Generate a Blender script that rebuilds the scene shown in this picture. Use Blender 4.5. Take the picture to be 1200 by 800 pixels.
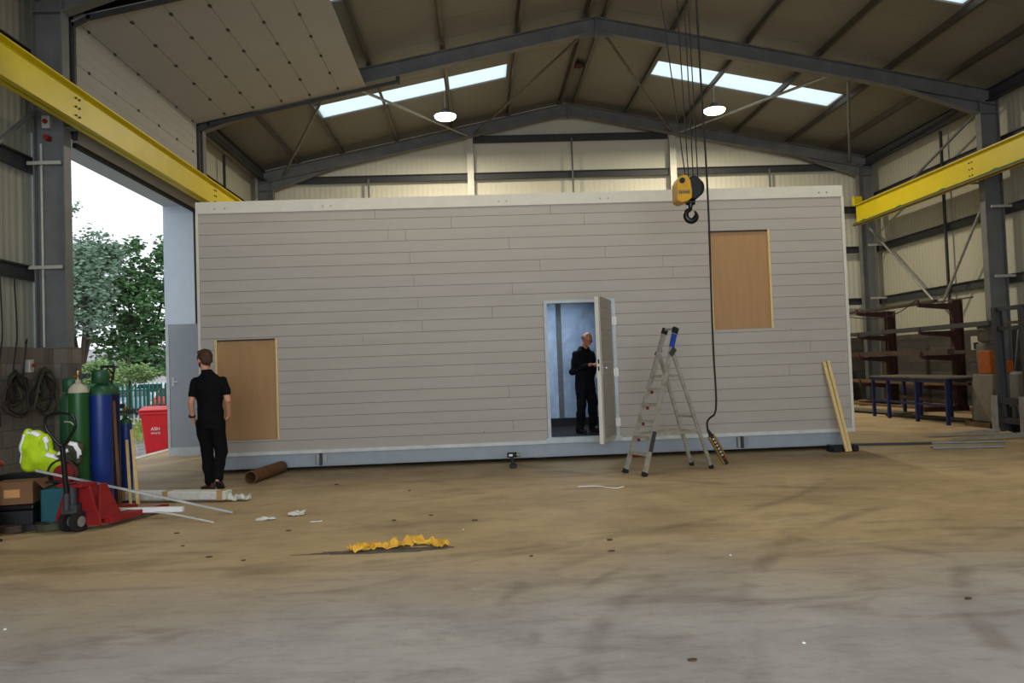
import bpy, bmesh, math, random
from math import sin, cos, pi, radians, sqrt, atan2
from mathutils import Vector, Matrix, noise
random.seed(7)
S = bpy.context.scene
for o in list(bpy.data.objects): bpy.data.objects.remove(o)
COL = S.collection

# ------------------------------------------------------------ camera
FPX, EYE = 900.0, 1.45
YAW, PITCH, ROLL = radians(2.3566), radians(1.8255), -0.036
fw = Vector((sin(YAW)*cos(PITCH), cos(YAW)*cos(PITCH), sin(PITCH)))
rt = Vector((cos(YAW), -sin(YAW), 0)); up = rt.cross(fw)
rt2 = rt*cos(ROLL)+up*sin(ROLL); up2 = -rt*sin(ROLL)+up*cos(ROLL)
cd = bpy.data.cameras.new('camera'); cam = bpy.data.objects.new('camera', cd); COL.objects.link(cam)
cd.sensor_width = 36; cd.lens = 36*FPX/1200; cd.clip_end = 400
M = Matrix((rt2, up2, -fw)).transposed().to_4x4(); M.translation = (0, 0, EYE)
cam.matrix_world = M; S.camera = cam
def at(x, y, Y):                     # point on the vertical plane at distance Y seen at (x, y)
    d = fw+rt2*((x-600)/FPX)-up2*((y-400)/FPX); t = Y/d.y
    return Vector((d.x*t, Y, EYE+d.z*t))
def fl(x, y, z=0.0):                 # point on a horizontal plane
    d = fw+rt2*((x-600)/FPX)-up2*((y-400)/FPX); t = (z-EYE)/d.z
    return Vector((d.x*t, d.y*t, z))

# ------------------------------------------------------------ world, lights, exposure
W = bpy.data.worlds.new('overcast_sky'); S.world = W; W.use_nodes = True
bg = W.node_tree.nodes['Background']; bg.inputs[0].default_value = (0.88, 0.94, 1.0, 1); bg.inputs[1].default_value = 1.5
S.view_settings.view_transform = 'Standard'; S.view_settings.look = 'None'
S.view_settings.gamma = 1; S.view_settings.exposure = 0.0; S.view_settings.use_curve_mapping = False
LAMP_W, LAMP_COL = {20.7: 430.0, 8.4: 120.0, 2.5: 45.0, -3.4: 30.0}, (1.0, 0.89, 0.68)
def area(name, loc, rot, sx, sy, power, col, shape='RECTANGLE'):
    l = bpy.data.lights.new(name, 'AREA'); l.shape = shape; l.size = sx; l.size_y = sy; l.energy = power; l.color = col
    o = bpy.data.objects.new(name, l); o.location = loc; o.rotation_euler = rot; COL.objects.link(o); return o
# daylight coming in at the open front gable behind the camera, and through the side doorway
area('daylight_front_doorway', (0.2, -5.8, 3.0), (radians(84), 0, radians(-4)), 9.0, 5.4, 980, (0.80, 0.89, 1.0))

# ------------------------------------------------------------ materials
def srgb(r, g, b):
    f = lambda c: (c/255/12.92) if c/255 <= .04045 else ((c/255+.055)/1.055)**2.4
    return (f(r), f(g), f(b), 1)
def mat(name, col, rough=.6, metal=0.0, var=.12, scale=6.0, bump=0.0, emit=0, spec=.4, stretch=None):
    m = bpy.data.materials.new(name); m.use_nodes = True; nt = m.node_tree; N = nt.nodes; L = nt.links
    b = N['Principled BSDF']; c = srgb(*col)
    b.inputs['Roughness'].default_value = rough; b.inputs['Metallic'].default_value = metal
    b.inputs['Specular IOR Level'].default_value = spec
    tc = N.new('ShaderNodeTexCoord'); mp = N.new('ShaderNodeMapping'); L.new(tc.outputs['Object'], mp.inputs[0])
    if stretch: mp.inputs['Scale'].default_value = stretch
    n = N.new('ShaderNodeTexNoise'); n.inputs['Scale'].default_value = scale; n.inputs['Detail'].default_value = 5
    L.new(mp.outputs[0], n.inputs['Vector'])
    r = N.new('ShaderNodeValToRGB'); r.color_ramp.elements[0].position = .3; r.color_ramp.elements[1].position = .7
    r.color_ramp.elements[0].color = tuple(v*(1-var) for v in c[:3])+(1,); r.color_ramp.elements[1].color = tuple(min(1, v*(1+var)) for v in c[:3])+(1,)
    L.new(n.outputs['Fac'], r.inputs[0]); L.new(r.outputs[0], b.inputs['Base Color'])
    if bump:
        bn = N.new('ShaderNodeBump'); bn.inputs['Strength'].default_value = bump; bn.inputs['Distance'].default_value = .02
        L.new(n.outputs['Fac'], bn.inputs['Height']); L.new(bn.outputs[0], b.inputs['Normal'])
    if emit:
        b.inputs['Emission Color'].default_value = c; b.inputs['Emission Strength'].default_value = emit
    m.diffuse_color = c
    return m
MT = {}
def setm(k, *a, **kw): MT[k] = mat(k, *a, **kw)
setm('steel', (104, 105, 104), .55, .1, .15, 3); setm('dark_steel', (56, 57, 59), .6, .1); setm('galv', (150, 150, 146), .45, .45, .15, 8)
setm('galv_light', (176, 174, 164), .5, .2); setm('purlin', (88, 84, 76), .5, .35, .15, 3)
setm('hook_yellow', (206, 150, 14), .45, 0, .1, 8); setm('yellow', (204, 184, 6), .45, 0, .06, 2); setm('black', (16, 16, 17), .6); setm('black_gloss', (14, 14, 16), .3)
setm('clad', (168, 160, 150), .6, 0, .035, 3, stretch=(.35, 1, 3)); setm('clad_trim', (205, 200, 186), .5, 0, .04)
setm('backing', (60, 56, 52), .9); setm('beam_blue', (146, 153, 160), .5, 0, .05); setm('beam_lip', (196, 196, 190), .5)
setm('ply', (166, 128, 86), .7, 0, .06, 3, stretch=(6, 1, .6)); setm('pine', (216, 186, 128), .7, 0, .1, 6, stretch=(8, 8, .6))
setm('foil', (148, 164, 184), .38, .35, .12, 5, bump=.5); setm('dark_floor', (44, 40, 38), .8)
setm('panel_grey', (140, 146, 152), .5, 0, .03); setm('panel_edge', (176, 182, 184), .5); setm('reveal', (176, 188, 198), .6, 0, .03)
setm('door_panel', (158, 156, 150), .6, 0, .02, 2); setm('rubber', (26, 24, 23), .8); setm('white', (226, 226, 222), .5, 0, .03)
setm('red', (134, 26, 26), .5, 0, .15, 8); setm('red_bin', (206, 24, 34), .45, 0, .06); setm('navy', (18, 28, 66), .4, 0, .2, 5)
setm('blue_cyl', (24, 48, 116), .38, 0, .1, 6); setm('green_cyl', (26, 78, 32), .4, 0, .12, 6); setm('dgreen', (28, 74, 46), .45, 0, .15)
setm('cream', (170, 166, 148), .6); setm('brass', (150, 120, 60), .4, .7); setm('hivis', (180, 210, 18), .75, 0, .12, 9, bump=.3)
setm('reflective', (244, 244, 250), .35, 0, .02); setm('cardboard', (112, 80, 52), .85, 0, .12); setm('card_label', (184, 134, 80), .8)
setm('teal', (18, 78, 86), .55, 0, .15); setm('plastic_white', (200, 198, 188), .5, 0, .1, 20, bump=.4); setm('tape', (176, 140, 92), .5)
setm('film', (190, 188, 178), .3, 0, .1, 20, bump=.3); setm('alu', (176, 172, 160), .4, .55, .2, 12); setm('sticker_blue', (28, 62, 150), .5)
setm('rust', (62, 36, 30), .85, 0, .3, 6); setm('stock', (66, 54, 46), .8, .1, .3, 6); setm('wood_dark', (96, 74, 50), .85, 0, .25, 3)
setm('sheet', (96, 90, 80), .85, 0, .2, 3); setm('orange', (150, 76, 22), .6, 0, .15); setm('concrete_slab', (112, 106, 96), .9, 0, .15, 5, bump=.3)
setm('skin', (196, 140, 112), .5, 0, .06, 20); setm('skin2', (190, 124, 92), .5, 0, .08, 20); setm('hair', (70, 44, 26), .7, 0, .35, 60, bump=.4)
setm('hair_grey', (86, 70, 58), .8, 0, .3, 60); setm('cloth', (13, 13, 15), .9, 0, .2, 10, spec=.15); setm('cloth2', (17, 17, 21), .9, 0, .2, 10, spec=.15)
setm('shoe', (70, 38, 24), .5, 0, .2); setm('shoe_black', (20, 20, 22), .5); setm('rag', (212, 164, 58), .85, 0, .15, 14, bump=.4)
setm('dust', (92, 84, 74), .95, 0, .3, 10); setm('leaf_a', (126, 150, 128), .6, 0, .35, .9, spec=.2); setm('leaf_b', (88, 122, 78), .6, 0, .35, .9, spec=.2)
setm('leaf_c', (134, 160, 104), .6, 0, .3, .9, spec=.2); setm('bark', (74, 62, 50), .9); setm('grass', (148, 160, 92), .8, 0, .3, .8, spec=.1)
setm('fence', (36, 104, 92), .5, 0, .1); setm('car_blue', (150, 176, 196), .3, .3); setm('car_white', (206, 214, 218), .3); setm('car_red', (186, 40, 40), .3)
setm('glass_dark', (34, 44, 52), .1); setm('house', (206, 204, 196), .8); setm('house_roof', (150, 152, 150), .8); setm('cable', (28, 26, 26), .6)
setm('hose_brown', (58, 42, 36), .7, 0, .3, 12); setm('hose_green', (62, 66, 44), .7, 0, .3, 12); setm('tube_brown', (104, 70, 42), .8, 0, .2, 6)
setm('tube_in', (34, 22, 16), .9); setm('scrap', (84, 62, 44), .9, 0, .3, 9); setm('gravel_kerb', (196, 192, 184), .8); setm('road', (120, 120, 118), .9)
setm('green_rail', (24, 104, 52), .5); setm('brown_rail', (110, 84, 34), .6); setm('chrome', (206, 206, 206), .2, .9)

def ribbed(name, col, axis, pitch, depth=.5, wid=(.35, .65), dark=.86, rough=.55):
    # pressed liner sheet: narrow ribs across one object axis, made with bump
    m = mat(name, col, rough, 0, .04, .6); nt = m.node_tree; N = nt.nodes; L = nt.links; b = N['Principled BSDF']
    tc = N.new('ShaderNodeTexCoord'); sx = N.new('ShaderNodeSeparateXYZ'); L.new(tc.outputs['Object'], sx.inputs[0])
    mu = N.new('ShaderNodeMath'); mu.operation = 'MULTIPLY'; mu.inputs[1].default_value = 1/pitch; L.new(sx.outputs['XYZ'.index(axis)], mu.inputs[0])
    fr = N.new('ShaderNodeMath'); fr.operation = 'PINGPONG'; fr.inputs[1].default_value = .5; L.new(mu.outputs[0], fr.inputs[0])
    r = N.new('ShaderNodeMapRange'); r.inputs[1].default_value = wid[0]*.5; r.inputs[2].default_value = wid[1]*.5; L.new(fr.outputs[0], r.inputs[0])
    bn = N.new('ShaderNodeBump'); bn.inputs['Strength'].default_value = depth; bn.inputs['Distance'].default_value = .02
    L.new(r.outputs[0], bn.inputs['Height']); L.new(bn.outputs[0], b.inputs['Normal'])
    return m
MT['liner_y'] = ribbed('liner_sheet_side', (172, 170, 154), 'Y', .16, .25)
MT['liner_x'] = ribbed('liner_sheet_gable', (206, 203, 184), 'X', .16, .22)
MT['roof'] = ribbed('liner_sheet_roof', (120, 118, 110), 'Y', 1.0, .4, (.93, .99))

def blockwork(name, rot, ca=(122, 112, 98), cb_=(98, 90, 80), cm=(84, 78, 70)):
    m = bpy.data.materials.new(name); m.use_nodes = True; nt = m.node_tree; N = nt.nodes; L = nt.links; b = N['Principled BSDF']
    tc = N.new('ShaderNodeTexCoord'); sp = N.new('ShaderNodeSeparateXYZ'); L.new(tc.outputs['Object'], sp.inputs[0])
    cb = N.new('ShaderNodeCombineXYZ'); ad = N.new('ShaderNodeMath'); L.new(sp.outputs[0], ad.inputs[0]); L.new(sp.outputs[1], ad.inputs[1])
    L.new(ad.outputs[0], cb.inputs[0]); L.new(sp.outputs[2], cb.inputs[1])
    br = N.new('ShaderNodeTexBrick'); br.inputs['Scale'].default_value = 1; br.inputs['Brick Width'].default_value = .45; br.inputs['Row Height'].default_value = .225
    br.inputs['Mortar Size'].default_value = .006; br.inputs['Color1'].default_value = srgb(*ca); br.inputs['Color2'].default_value = srgb(*cb_); br.inputs['Mortar'].default_value = srgb(*cm)
    L.new(cb.outputs[0], br.inputs['Vector'])
    n = N.new('ShaderNodeTexNoise'); n.inputs['Scale'].default_value = 14; n.inputs['Detail'].default_value = 6; L.new(tc.outputs['Object'], n.inputs['Vector'])
    mx = N.new('ShaderNodeMix'); mx.data_type = 'RGBA'; mx.blend_type = 'OVERLAY'; mx.inputs[0].default_value = .35
    L.new(br.outputs['Color'], mx.inputs[6]); L.new(n.outputs['Color'], mx.inputs[7])
    hs = N.new('ShaderNodeHueSaturation'); hs.inputs['Saturation'].default_value = .8; L.new(mx.outputs[2], hs.inputs['Color']); L.new(hs.outputs[0], b.inputs['Base Color'])
    bn = N.new('ShaderNodeBump'); bn.inputs['Strength'].default_value = .5; bn.inputs['Distance'].default_value = .01; L.new(br.outputs['Fac'], bn.inputs['Height']); bn.invert = True
    L.new(bn.outputs[0], b.inputs['Normal']); b.inputs['Roughness'].default_value = .95; return m
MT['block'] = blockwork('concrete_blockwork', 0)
MT['block_shaded'] = blockwork('shaded_blockwork', 0, (74, 68, 60), (58, 54, 50), (50, 46, 42))  # darker copy of the blockwork, shade of the dim walls put into its colours

def floor_mat():
    m = bpy.data.materials.new('dusty_concrete'); m.use_nodes = True; nt = m.node_tree; N = nt.nodes; L = nt.links; b = N['Principled BSDF']
    tc = N.new('ShaderNodeTexCoord'); mpo = N.new('ShaderNodeMapping'); mpo.inputs['Location'].default_value = (3.35, 9.05, 0); L.new(tc.outputs['Object'], mpo.inputs[0]); OBJ = mpo.outputs[0]
    sp = N.new('ShaderNodeSeparateXYZ'); L.new(OBJ, sp.inputs[0])
    def nz(scale, det=6, vec=None, rough=.55, dist=0):
        n = N.new('ShaderNodeTexNoise'); n.inputs['Scale'].default_value = scale; n.inputs['Detail'].default_value = det
        n.inputs['Roughness'].default_value = rough; n.inputs['Distortion'].default_value = dist; L.new(vec or OBJ, n.inputs['Vector']); return n
    def ramp(src, p0, p1, c0=(0, 0, 0, 1), c1=(1, 1, 1, 1)):
        r = N.new('ShaderNodeValToRGB'); e = r.color_ramp.elements; e[0].position = p0; e[1].position = p1; e[0].color = c0; e[1].color = c1; L.new(src, r.inputs[0]); return r.outputs[0]
    def mix(f, a, c, mode='MIX'):
        x = N.new('ShaderNodeMix'); x.data_type = 'RGBA'; x.blend_type = mode
        for i, v in ((0, f), (6, a), (7, c)):
            if isinstance(v, (int, float)) or isinstance(v, tuple): x.inputs[i].default_value = v
            else: L.new(v, x.inputs[i])
        return x.outputs[2]
    # tan dust far, grey concrete near; warm and cool light partly painted in
    n0 = nz(.5, 5); ma = N.new('ShaderNodeMath'); ma.operation = 'MULTIPLY_ADD'; ma.inputs[1].default_value = 2.2; L.new(n0.outputs['Fac'], ma.inputs[0]); L.new(sp.outputs[1], ma.inputs[2])
    mr = N.new('ShaderNodeMapRange'); mr.inputs[1].default_value = FLOOR_T0; mr.inputs[2].default_value = FLOOR_T1; L.new(ma.outputs[0], mr.inputs[0])
    grey = ramp(nz(1.6, 8).outputs['Fac'], .3, .72, srgb(148, 143, 143), srgb(176, 171, 169))
    tan = ramp(nz(1.1, 8, dist=.4).outputs['Fac'], .3, .72, srgb(160, 138, 104), srgb(188, 165, 128))
    c = mix(mr.outputs[0], grey, tan)
    # stretched smears, brown stains, fine speckle
    mp = N.new('ShaderNodeMapping'); mp.inputs['Scale'].default_value = (.5, 1.6, 1); mp.inputs['Rotation'].default_value = (0, 0, .25); L.new(OBJ, mp.inputs[0])
    sm = ramp(nz(1.4, 9, mp.outputs[0], .65, .8).outputs['Fac'], .52, .78)
    c = mix(sm, c, mix(.75, c, srgb(92, 76, 60)))
    st = ramp(nz(.9, 10, mp.outputs[0], .75, 1.5).outputs['Fac'], .6, .74); c = mix(st, c, mix(.6, c, srgb(72, 58, 46)))
    lt = ramp(nz(2.3, 9, None, .7, .5).outputs['Fac'], .62, .8); c = mix(lt, c, mix(.5, c, srgb(204, 198, 190)))
    fn = ramp(nz(6.5, 10, mp.outputs[0], .8, .6).outputs['Fac'], .5, .75); c = mix(fn, c, mix(.45, c, srgb(84, 74, 66)))
    sk = ramp(nz(42, 3).outputs['Fac'], .72, .78); c = mix(sk, c, mix(.45, c, srgb(70, 56, 46)))
    # curved tyre marks
    for cx, cy, R, w in ((3.4, 3.2, 3.0, .09), (3.4, 3.2, 3.32, .06), (-1.5, 12.5, 6.6, .08), (6.5, 2.5, 4.2, .1), (6.5, 2.5, 5.4, .1), (7, 15, 7.5, .12), (1.8, 4.4, 1.75, .10)):
        vd = N.new('ShaderNodeVectorMath'); vd.operation = 'DISTANCE'; vd.inputs[1].default_value = (cx, cy, 0); L.new(OBJ, vd.inputs[0])
        s = N.new('ShaderNodeMath'); s.operation = 'SUBTRACT'; s.inputs[1].default_value = R; L.new(vd.outputs['Value'], s.inputs[0])
        ab = N.new('ShaderNodeMath'); ab.operation = 'ABSOLUTE'; L.new(s.outputs[0], ab.inputs[0])
        r2 = N.new('ShaderNodeMapRange'); r2.inputs[1].default_value = w; r2.inputs[2].default_value = w*.3; L.new(ab.outputs[0], r2.inputs[0])
        br = nz(2.0, 6); rr = ramp(br.outputs['Fac'], .45, .62); mu = N.new('ShaderNodeMath'); mu.operation = 'MULTIPLY'; L.new(r2.outputs[0], mu.inputs[0]); L.new(rr, mu.inputs[1])
        m3 = N.new('ShaderNodeMath'); m3.operation = 'MULTIPLY'; m3.inputs[1].default_value = .4; L.new(mu.outputs[0], m3.inputs[0])
        c = mix(m3.outputs[0], c, srgb(88, 76, 66))
    L.new(c, b.inputs['Base Color']); b.inputs['Roughness'].default_value = .62; b.inputs['Specular IOR Level'].default_value = .3
    bn = N.new('ShaderNodeBump'); bn.inputs['Strength'].default_value = .25; bn.inputs['Distance'].default_value = .01
    L.new(nz(18, 8).outputs['Fac'], bn.inputs['Height']); L.new(bn.outputs[0], b.inputs['Normal'])
    return m
FLOOR_T0, FLOOR_T1 = 5.3, 7.4
MT['floor'] = floor_mat()
def ground_mat():
    m = bpy.data.materials.new('gravel'); m.use_nodes = True; nt = m.node_tree; N = nt.nodes; L = nt.links; b = N['Principled BSDF']
    tc = N.new('ShaderNodeTexCoord'); v = N.new('ShaderNodeTexVoronoi'); v.inputs['Scale'].default_value = 9; L.new(tc.outputs['Object'], v.inputs['Vector'])
    r = N.new('ShaderNodeValToRGB'); r.color_ramp.elements[0].color = srgb(196, 188, 184); r.color_ramp.elements[1].color = srgb(92, 86, 86); r.color_ramp.elements[1].position = .8
    L.new(v.outputs['Distance'], r.inputs[0]); L.new(r.outputs[0], b.inputs['Base Color']); b.inputs['Roughness'].default_value = .9
    bn = N.new('ShaderNodeBump'); bn.invert = True; bn.inputs['Distance'].default_value = .05; L.new(v.outputs['Distance'], bn.inputs['Height']); L.new(bn.outputs[0], b.inputs['Normal']); return m
MT['gravel'] = ground_mat()
def emis(name, col, s):
    m = bpy.data.materials.new(name); m.use_nodes = True; b = m.node_tree.nodes['Principled BSDF']; b.inputs['Base Color'].default_value = col
    b.inputs['Emission Color'].default_value = col; b.inputs['Emission Strength'].default_value = s; return m
MT['lamp'] = emis('led_diffuser', (1, .93, .74, 1), 7.0)
def translucent_sheet():
    m = bpy.data.materials.new('rooflight_sheet'); m.use_nodes = True; b = m.node_tree.nodes['Principled BSDF']
    b.inputs['Base Color'].default_value = (.72, .86, .86, 1); b.inputs['Roughness'].default_value = .6; b.inputs['Transmission Weight'].default_value = 0
    N = m.node_tree.nodes; L = m.node_tree.links; t = N.new('ShaderNodeBsdfTranslucent'); t.inputs[0].default_value = (.80, .92, .92, 1)
    mx = N.new('ShaderNodeMixShader'); mx.inputs[0].default_value = .75; L.new(b.outputs[0], mx.inputs[1]); L.new(t.outputs[0], mx.inputs[2]); L.new(mx.outputs[0], N['Material Output'].inputs[0]); return m
MT['rooflight'] = translucent_sheet()

# ------------------------------------------------------------ mesh helpers
WL = {}
def perp(d):
    d = d.normalized(); a = Vector((0, 0, 1)) if abs(d.z) < .9 else Vector((1, 0, 0)); u = d.cross(a).normalized(); return u, d.cross(u).normalized()
class MB:
    def __init__(s): s.v = []; s.f = []; s.sm = []
    def add(s, vs, fs, sm=False):
        n = len(s.v); s.v += [Vector(v) for v in vs]; s.f += [tuple(i+n for i in f) for f in fs]; s.sm += [sm]*len(fs); return s
    def box(s, a, b):
        x0, y0, z0 = a; x1, y1, z1 = b
        if x0 > x1: x0, x1 = x1, x0
        if y0 > y1: y0, y1 = y1, y0
        if z0 > z1: z0, z1 = z1, z0
        return s.add([(x0, y0, z0), (x1, y0, z0), (x1, y1, z0), (x0, y1, z0), (x0, y0, z1), (x1, y0, z1), (x1, y1, z1), (x0, y1, z1)],
            [(0, 3, 2, 1), (4, 5, 6, 7), (0, 1, 5, 4), (1, 2, 6, 5), (2, 3, 7, 6), (3, 0, 4, 7)])
    def bar(s, p0, p1, w, h, side=None):      # rectangular bar; w across 'side', h along the other
        p0 = Vector(p0); p1 = Vector(p1); d = (p1-p0).normalized()
        if side is None: u, v = perp(d)
        else: u = Vector(side); u = (u-d*u.dot(d)).normalized(); v = d.cross(u)
        vs = []
        for p in (p0, p1):
            for a, b in ((-1, -1), (1, -1), (1, 1), (-1, 1)): vs.append(p+u*(a*w/2)+v*(b*h/2))
        return s.add(vs, [(3, 2, 1, 0), (4, 5, 6, 7), (0, 1, 5, 4), (1, 2, 6, 5), (2, 3, 7, 6), (3, 0, 4, 7)])
    def cyl(s, p0, p1, r0, r1=None, n=16, caps=True):
        p0 = Vector(p0); p1 = Vector(p1); r1 = r0 if r1 is None else r1; u, v = perp(p1-p0); vs = []
        for p, r in ((p0, r0), (p1, r1)):
            for i in range(n): a = 2*pi*i/n; vs.append(p+u*(cos(a)*r)+v*(sin(a)*r))
        s.add(vs, [(i, (i+1) % n, n+(i+1) % n, n+i) for i in range(n)], True)
        if caps: s.add(vs[:n], [tuple(range(n-1, -1, -1))]); s.add(vs[n:], [tuple(range(n))])
        return s
    def tube(s, pts, r, n=8, caps=True, smooth=0):
        P = [Vector(p) for p in pts]
        for _ in range(smooth):
            Q = [P[0]]
            for a, b in zip(P, P[1:]): Q += [a*.75+b*.25, a*.25+b*.75]
            P = Q+[P[-1]]
        rr = r if isinstance(r, (list, tuple)) else [r]*len(P)
        u, _ = perp(P[1]-P[0]); vs = []
        for i, p in enumerate(P):
            d = (P[min(i+1, len(P)-1)]-P[max(i-1, 0)]).normalized(); u = (u-d*u.dot(d)); u = u.normalized() if u.length > 1e-6 else perp(d)[0]; v = d.cross(u)
            for k in range(n): a = 2*pi*k/n; vs.append(p+u*(cos(a)*rr[i])+v*(sin(a)*rr[i]))
        fs = [(i*n+k, i*n+(k+1) % n, (i+1)*n+(k+1) % n, (i+1)*n+k) for i in range(len(P)-1) for k in range(n)]
        s.add(vs, fs, True)
        if caps: s.add(vs[:n], [tuple(range(n-1, -1, -1))]); s.add(vs[-n:], [tuple(range(n))])
        return s
    def lathe(s, prof, c=(0, 0, 0), n=24, axis=None):
        c = Vector(c); ax = Vector(axis).normalized() if axis else Vector((0, 0, 1)); u, v = perp(ax) if axis else (Vector((1, 0, 0)), Vector((0, 1, 0))); vs = []
        for r, z in prof:
            for k in range(n): a = 2*pi*k/n; vs.append(c+ax*z+u*(cos(a)*r)+v*(sin(a)*r))
        s.add(vs, [(i*n+k, i*n+(k+1) % n, (i+1)*n+(k+1) % n, (i+1)*n+k) for i in range(len(prof)-1) for k in range(n)], True)
        s.add(vs[:n], [tuple(range(n-1, -1, -1))]); s.add(vs[-n:], [tuple(range(n))]); return s
    def prism(s, poly, ext):
        P = [Vector(p) for p in poly]; e = Vector(ext); n = len(P)
        return s.add(P+[p+e for p in P], [tuple(range(n-1, -1, -1)), tuple(range(n, 2*n))]+[(i, (i+1) % n, n+(i+1) % n, n+i) for i in range(n)])
    def ell(s, c, r, rot=None, n=16, m=10):
        c = Vector(c); vs = []; R = rot or Matrix.Identity(3)
        for i in range(m+1):
            t = pi*i/m
            for k in range(n): a = 2*pi*k/n; vs.append(c+R @ Vector((sin(t)*cos(a)*r[0], sin(t)*sin(a)*r[1], cos(t)*r[2])))
        return s.add(vs, [(i*n+k, (i+1)*n+k, (i+1)*n+(k+1) % n, i*n+(k+1) % n) for i in range(m) for k in range(n)], True)
    def loft(s, rings):                      # rings: (centre, rx, ry, yaw)
        n = 20; vs = []
        for c, rx, ry, yaw in rings:
            for k in range(n):
                a = 2*pi*k/n; x, y = rx*cos(a), ry*sin(a); vs.append(Vector(c)+Vector((x*cos(yaw)-y*sin(yaw), x*sin(yaw)+y*cos(yaw), 0)))
        m = len(rings)
        return s.add(vs, [(i*n+k, i*n+(k+1) % n, (i+1)*n+(k+1) % n, (i+1)*n+k) for i in range(m-1) for k in range(n)]+[tuple(range(n-1, -1, -1)), tuple(range((m-1)*n, m*n))], True)
    def ibeam(s, p0, p1, depth, width, side, tf=.018, tw=.012):
        # depth measured along 'side' x beam; p0,p1 on the centre line
        p0 = Vector(p0); p1 = Vector(p1); d = (p1-p0).normalized(); u = Vector(side); u = (u-d*u.dot(d)).normalized(); v = d.cross(u)
        for sg in (-1, 1): s.bar(p0+v*(sg*(depth/2-tf/2)), p1+v*(sg*(depth/2-tf/2)), width, tf, u)
        return s.bar(p0, p1, tw, depth-2*tf, u)
    def obj(s, name, m, parent=None, bevel=0, world=True, fix=True):
        me = bpy.data.meshes.new(name)
        if parent is None:
            xs = [v.x for v in s.v]; ys = [v.y for v in s.v]; loc = Vector(((min(xs)+max(xs))/2, (min(ys)+max(ys))/2, min(v.z for v in s.v)))
        else: loc = Vector((0, 0, 0))
        off = loc if parent is None else (WL.get(parent.name, Vector((0, 0, 0))) if world else Vector((0, 0, 0)))
        me.from_pydata([v-off for v in s.v], [], s.f)
        me.polygons.foreach_set('use_smooth', s.sm); me.update()
        if fix:
            bm = bmesh.new(); bm.from_mesh(me); bmesh.ops.recalc_face_normals(bm, faces=bm.faces); bm.to_mesh(me); bm.free()
        me.materials.append(MT[m] if isinstance(m, str) else m)
        o = bpy.data.objects.new(name, me); COL.objects.link(o); o.location = loc
        if parent is not None: o.parent = parent; o.location = (0, 0, 0); WL[o.name] = WL.get(parent.name, Vector((0, 0, 0)))
        else: WL[o.name] = loc
        if bevel:
            b = o.modifiers.new('bevel', 'BEVEL'); b.width = bevel; b.segments = 2; b.limit_method = 'ANGLE'
        return o
def tag(o, label, cat, group=None, kind=None):
    o['label'] = label; o['category'] = cat
    if group: o['group'] = group
    if kind: o['kind'] = kind
    return o
def struct(o): o['kind'] = 'structure'; return o
def thing(name, label, cat, loc=(0, 0, 0), rz=0, group=None, kind=None):
    o = bpy.data.objects.new(name, None); COL.objects.link(o); o.location = loc; o.rotation_euler = (0, 0, rz); o.empty_display_size = .2
    WL[o.name] = Vector(loc); return tag(o, label, cat, group, kind)
def lab(o, t): o['label'] = t; return o
def copy_tree(o, parent=None):
    c = o.copy(); COL.objects.link(c)
    if parent is not None: c.parent = parent
    for ch in list(o.children): copy_tree(ch, c)
    return c
def text(name, body, size, loc, rot, m, parent, ext=.002, world=True):
    cu = bpy.data.curves.new(name, 'FONT'); cu.body = body; cu.size = size; cu.extrude = ext; cu.align_x = 'CENTER'; cu.align_y = 'CENTER'
    t = bpy.data.objects.new(name+'_c', cu); COL.objects.link(t); bpy.context.view_layer.update()
    me = bpy.data.meshes.new_from_object(t.evaluated_get(bpy.context.evaluated_depsgraph_get())); bpy.data.objects.remove(t)
    me.materials.clear(); me.materials.append(MT[m]); o = bpy.data.objects.new(name, me); COL.objects.link(o)
    o.parent = parent; o.location = Vector(loc)-(WL.get(parent.name, Vector((0, 0, 0))) if world else Vector((0, 0, 0))); o.rotation_euler = rot; return o
def wrinkle(o, amp, freq, seed=0):
    for v in o.data.vertices:
        p = v.co*freq+Vector((seed, seed*1.7, 0)); v.co += v.normal*(noise.noise(p)*amp)
def remesh(mb, name, m, parent, vox=.01, smooth=3, wr=0, wf=12):
    o = mb.obj(name+'_tmp', m, parent, fix=False)
    md = o.modifiers.new('r', 'REMESH'); md.mode = 'VOXEL'; md.voxel_size = vox; md.use_smooth_shade = True
    if smooth: sm = o.modifiers.new('s', 'SMOOTH'); sm.iterations = smooth; sm.factor = .5
    bpy.context.view_layer.update()
    me = bpy.data.meshes.new_from_object(o.evaluated_get(bpy.context.evaluated_depsgraph_get()))
    me.materials.clear(); me.materials.append(MT[m]); bpy.data.objects.remove(o); me.name = name
    n = bpy.data.objects.new(name, me); COL.objects.link(n); n.parent = parent; WL[n.name] = WL.get(parent.name, Vector((0, 0, 0)))
    if wr: wrinkle(n, wr, wf)
    for p in me.polygons: p.use_smooth = True
    return n

# ------------------------------------------------------------ building shell
XL, XR, XC = -6.15, 12.05, 2.95           # inner faces of the columns, ridge
SL = .204
FY = [-5.9, 0.0, 5.9, 11.8, 17.7, 23.6]   # frame lines
OL, OR = -6.85, 12.75                     # inner face of the cladding
zb = lambda x: 9.20-SL*abs(x-XC)          # rafter underside
zt = lambda x: zb(x)+.34                  # rafter top
zr = lambda x: zb(x)+.56                  # roof liner
DY0, DY1, DZ = 12.08, 17.36, 5.33         # side doorway
YB, YF = 24.1, -6.1
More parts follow.
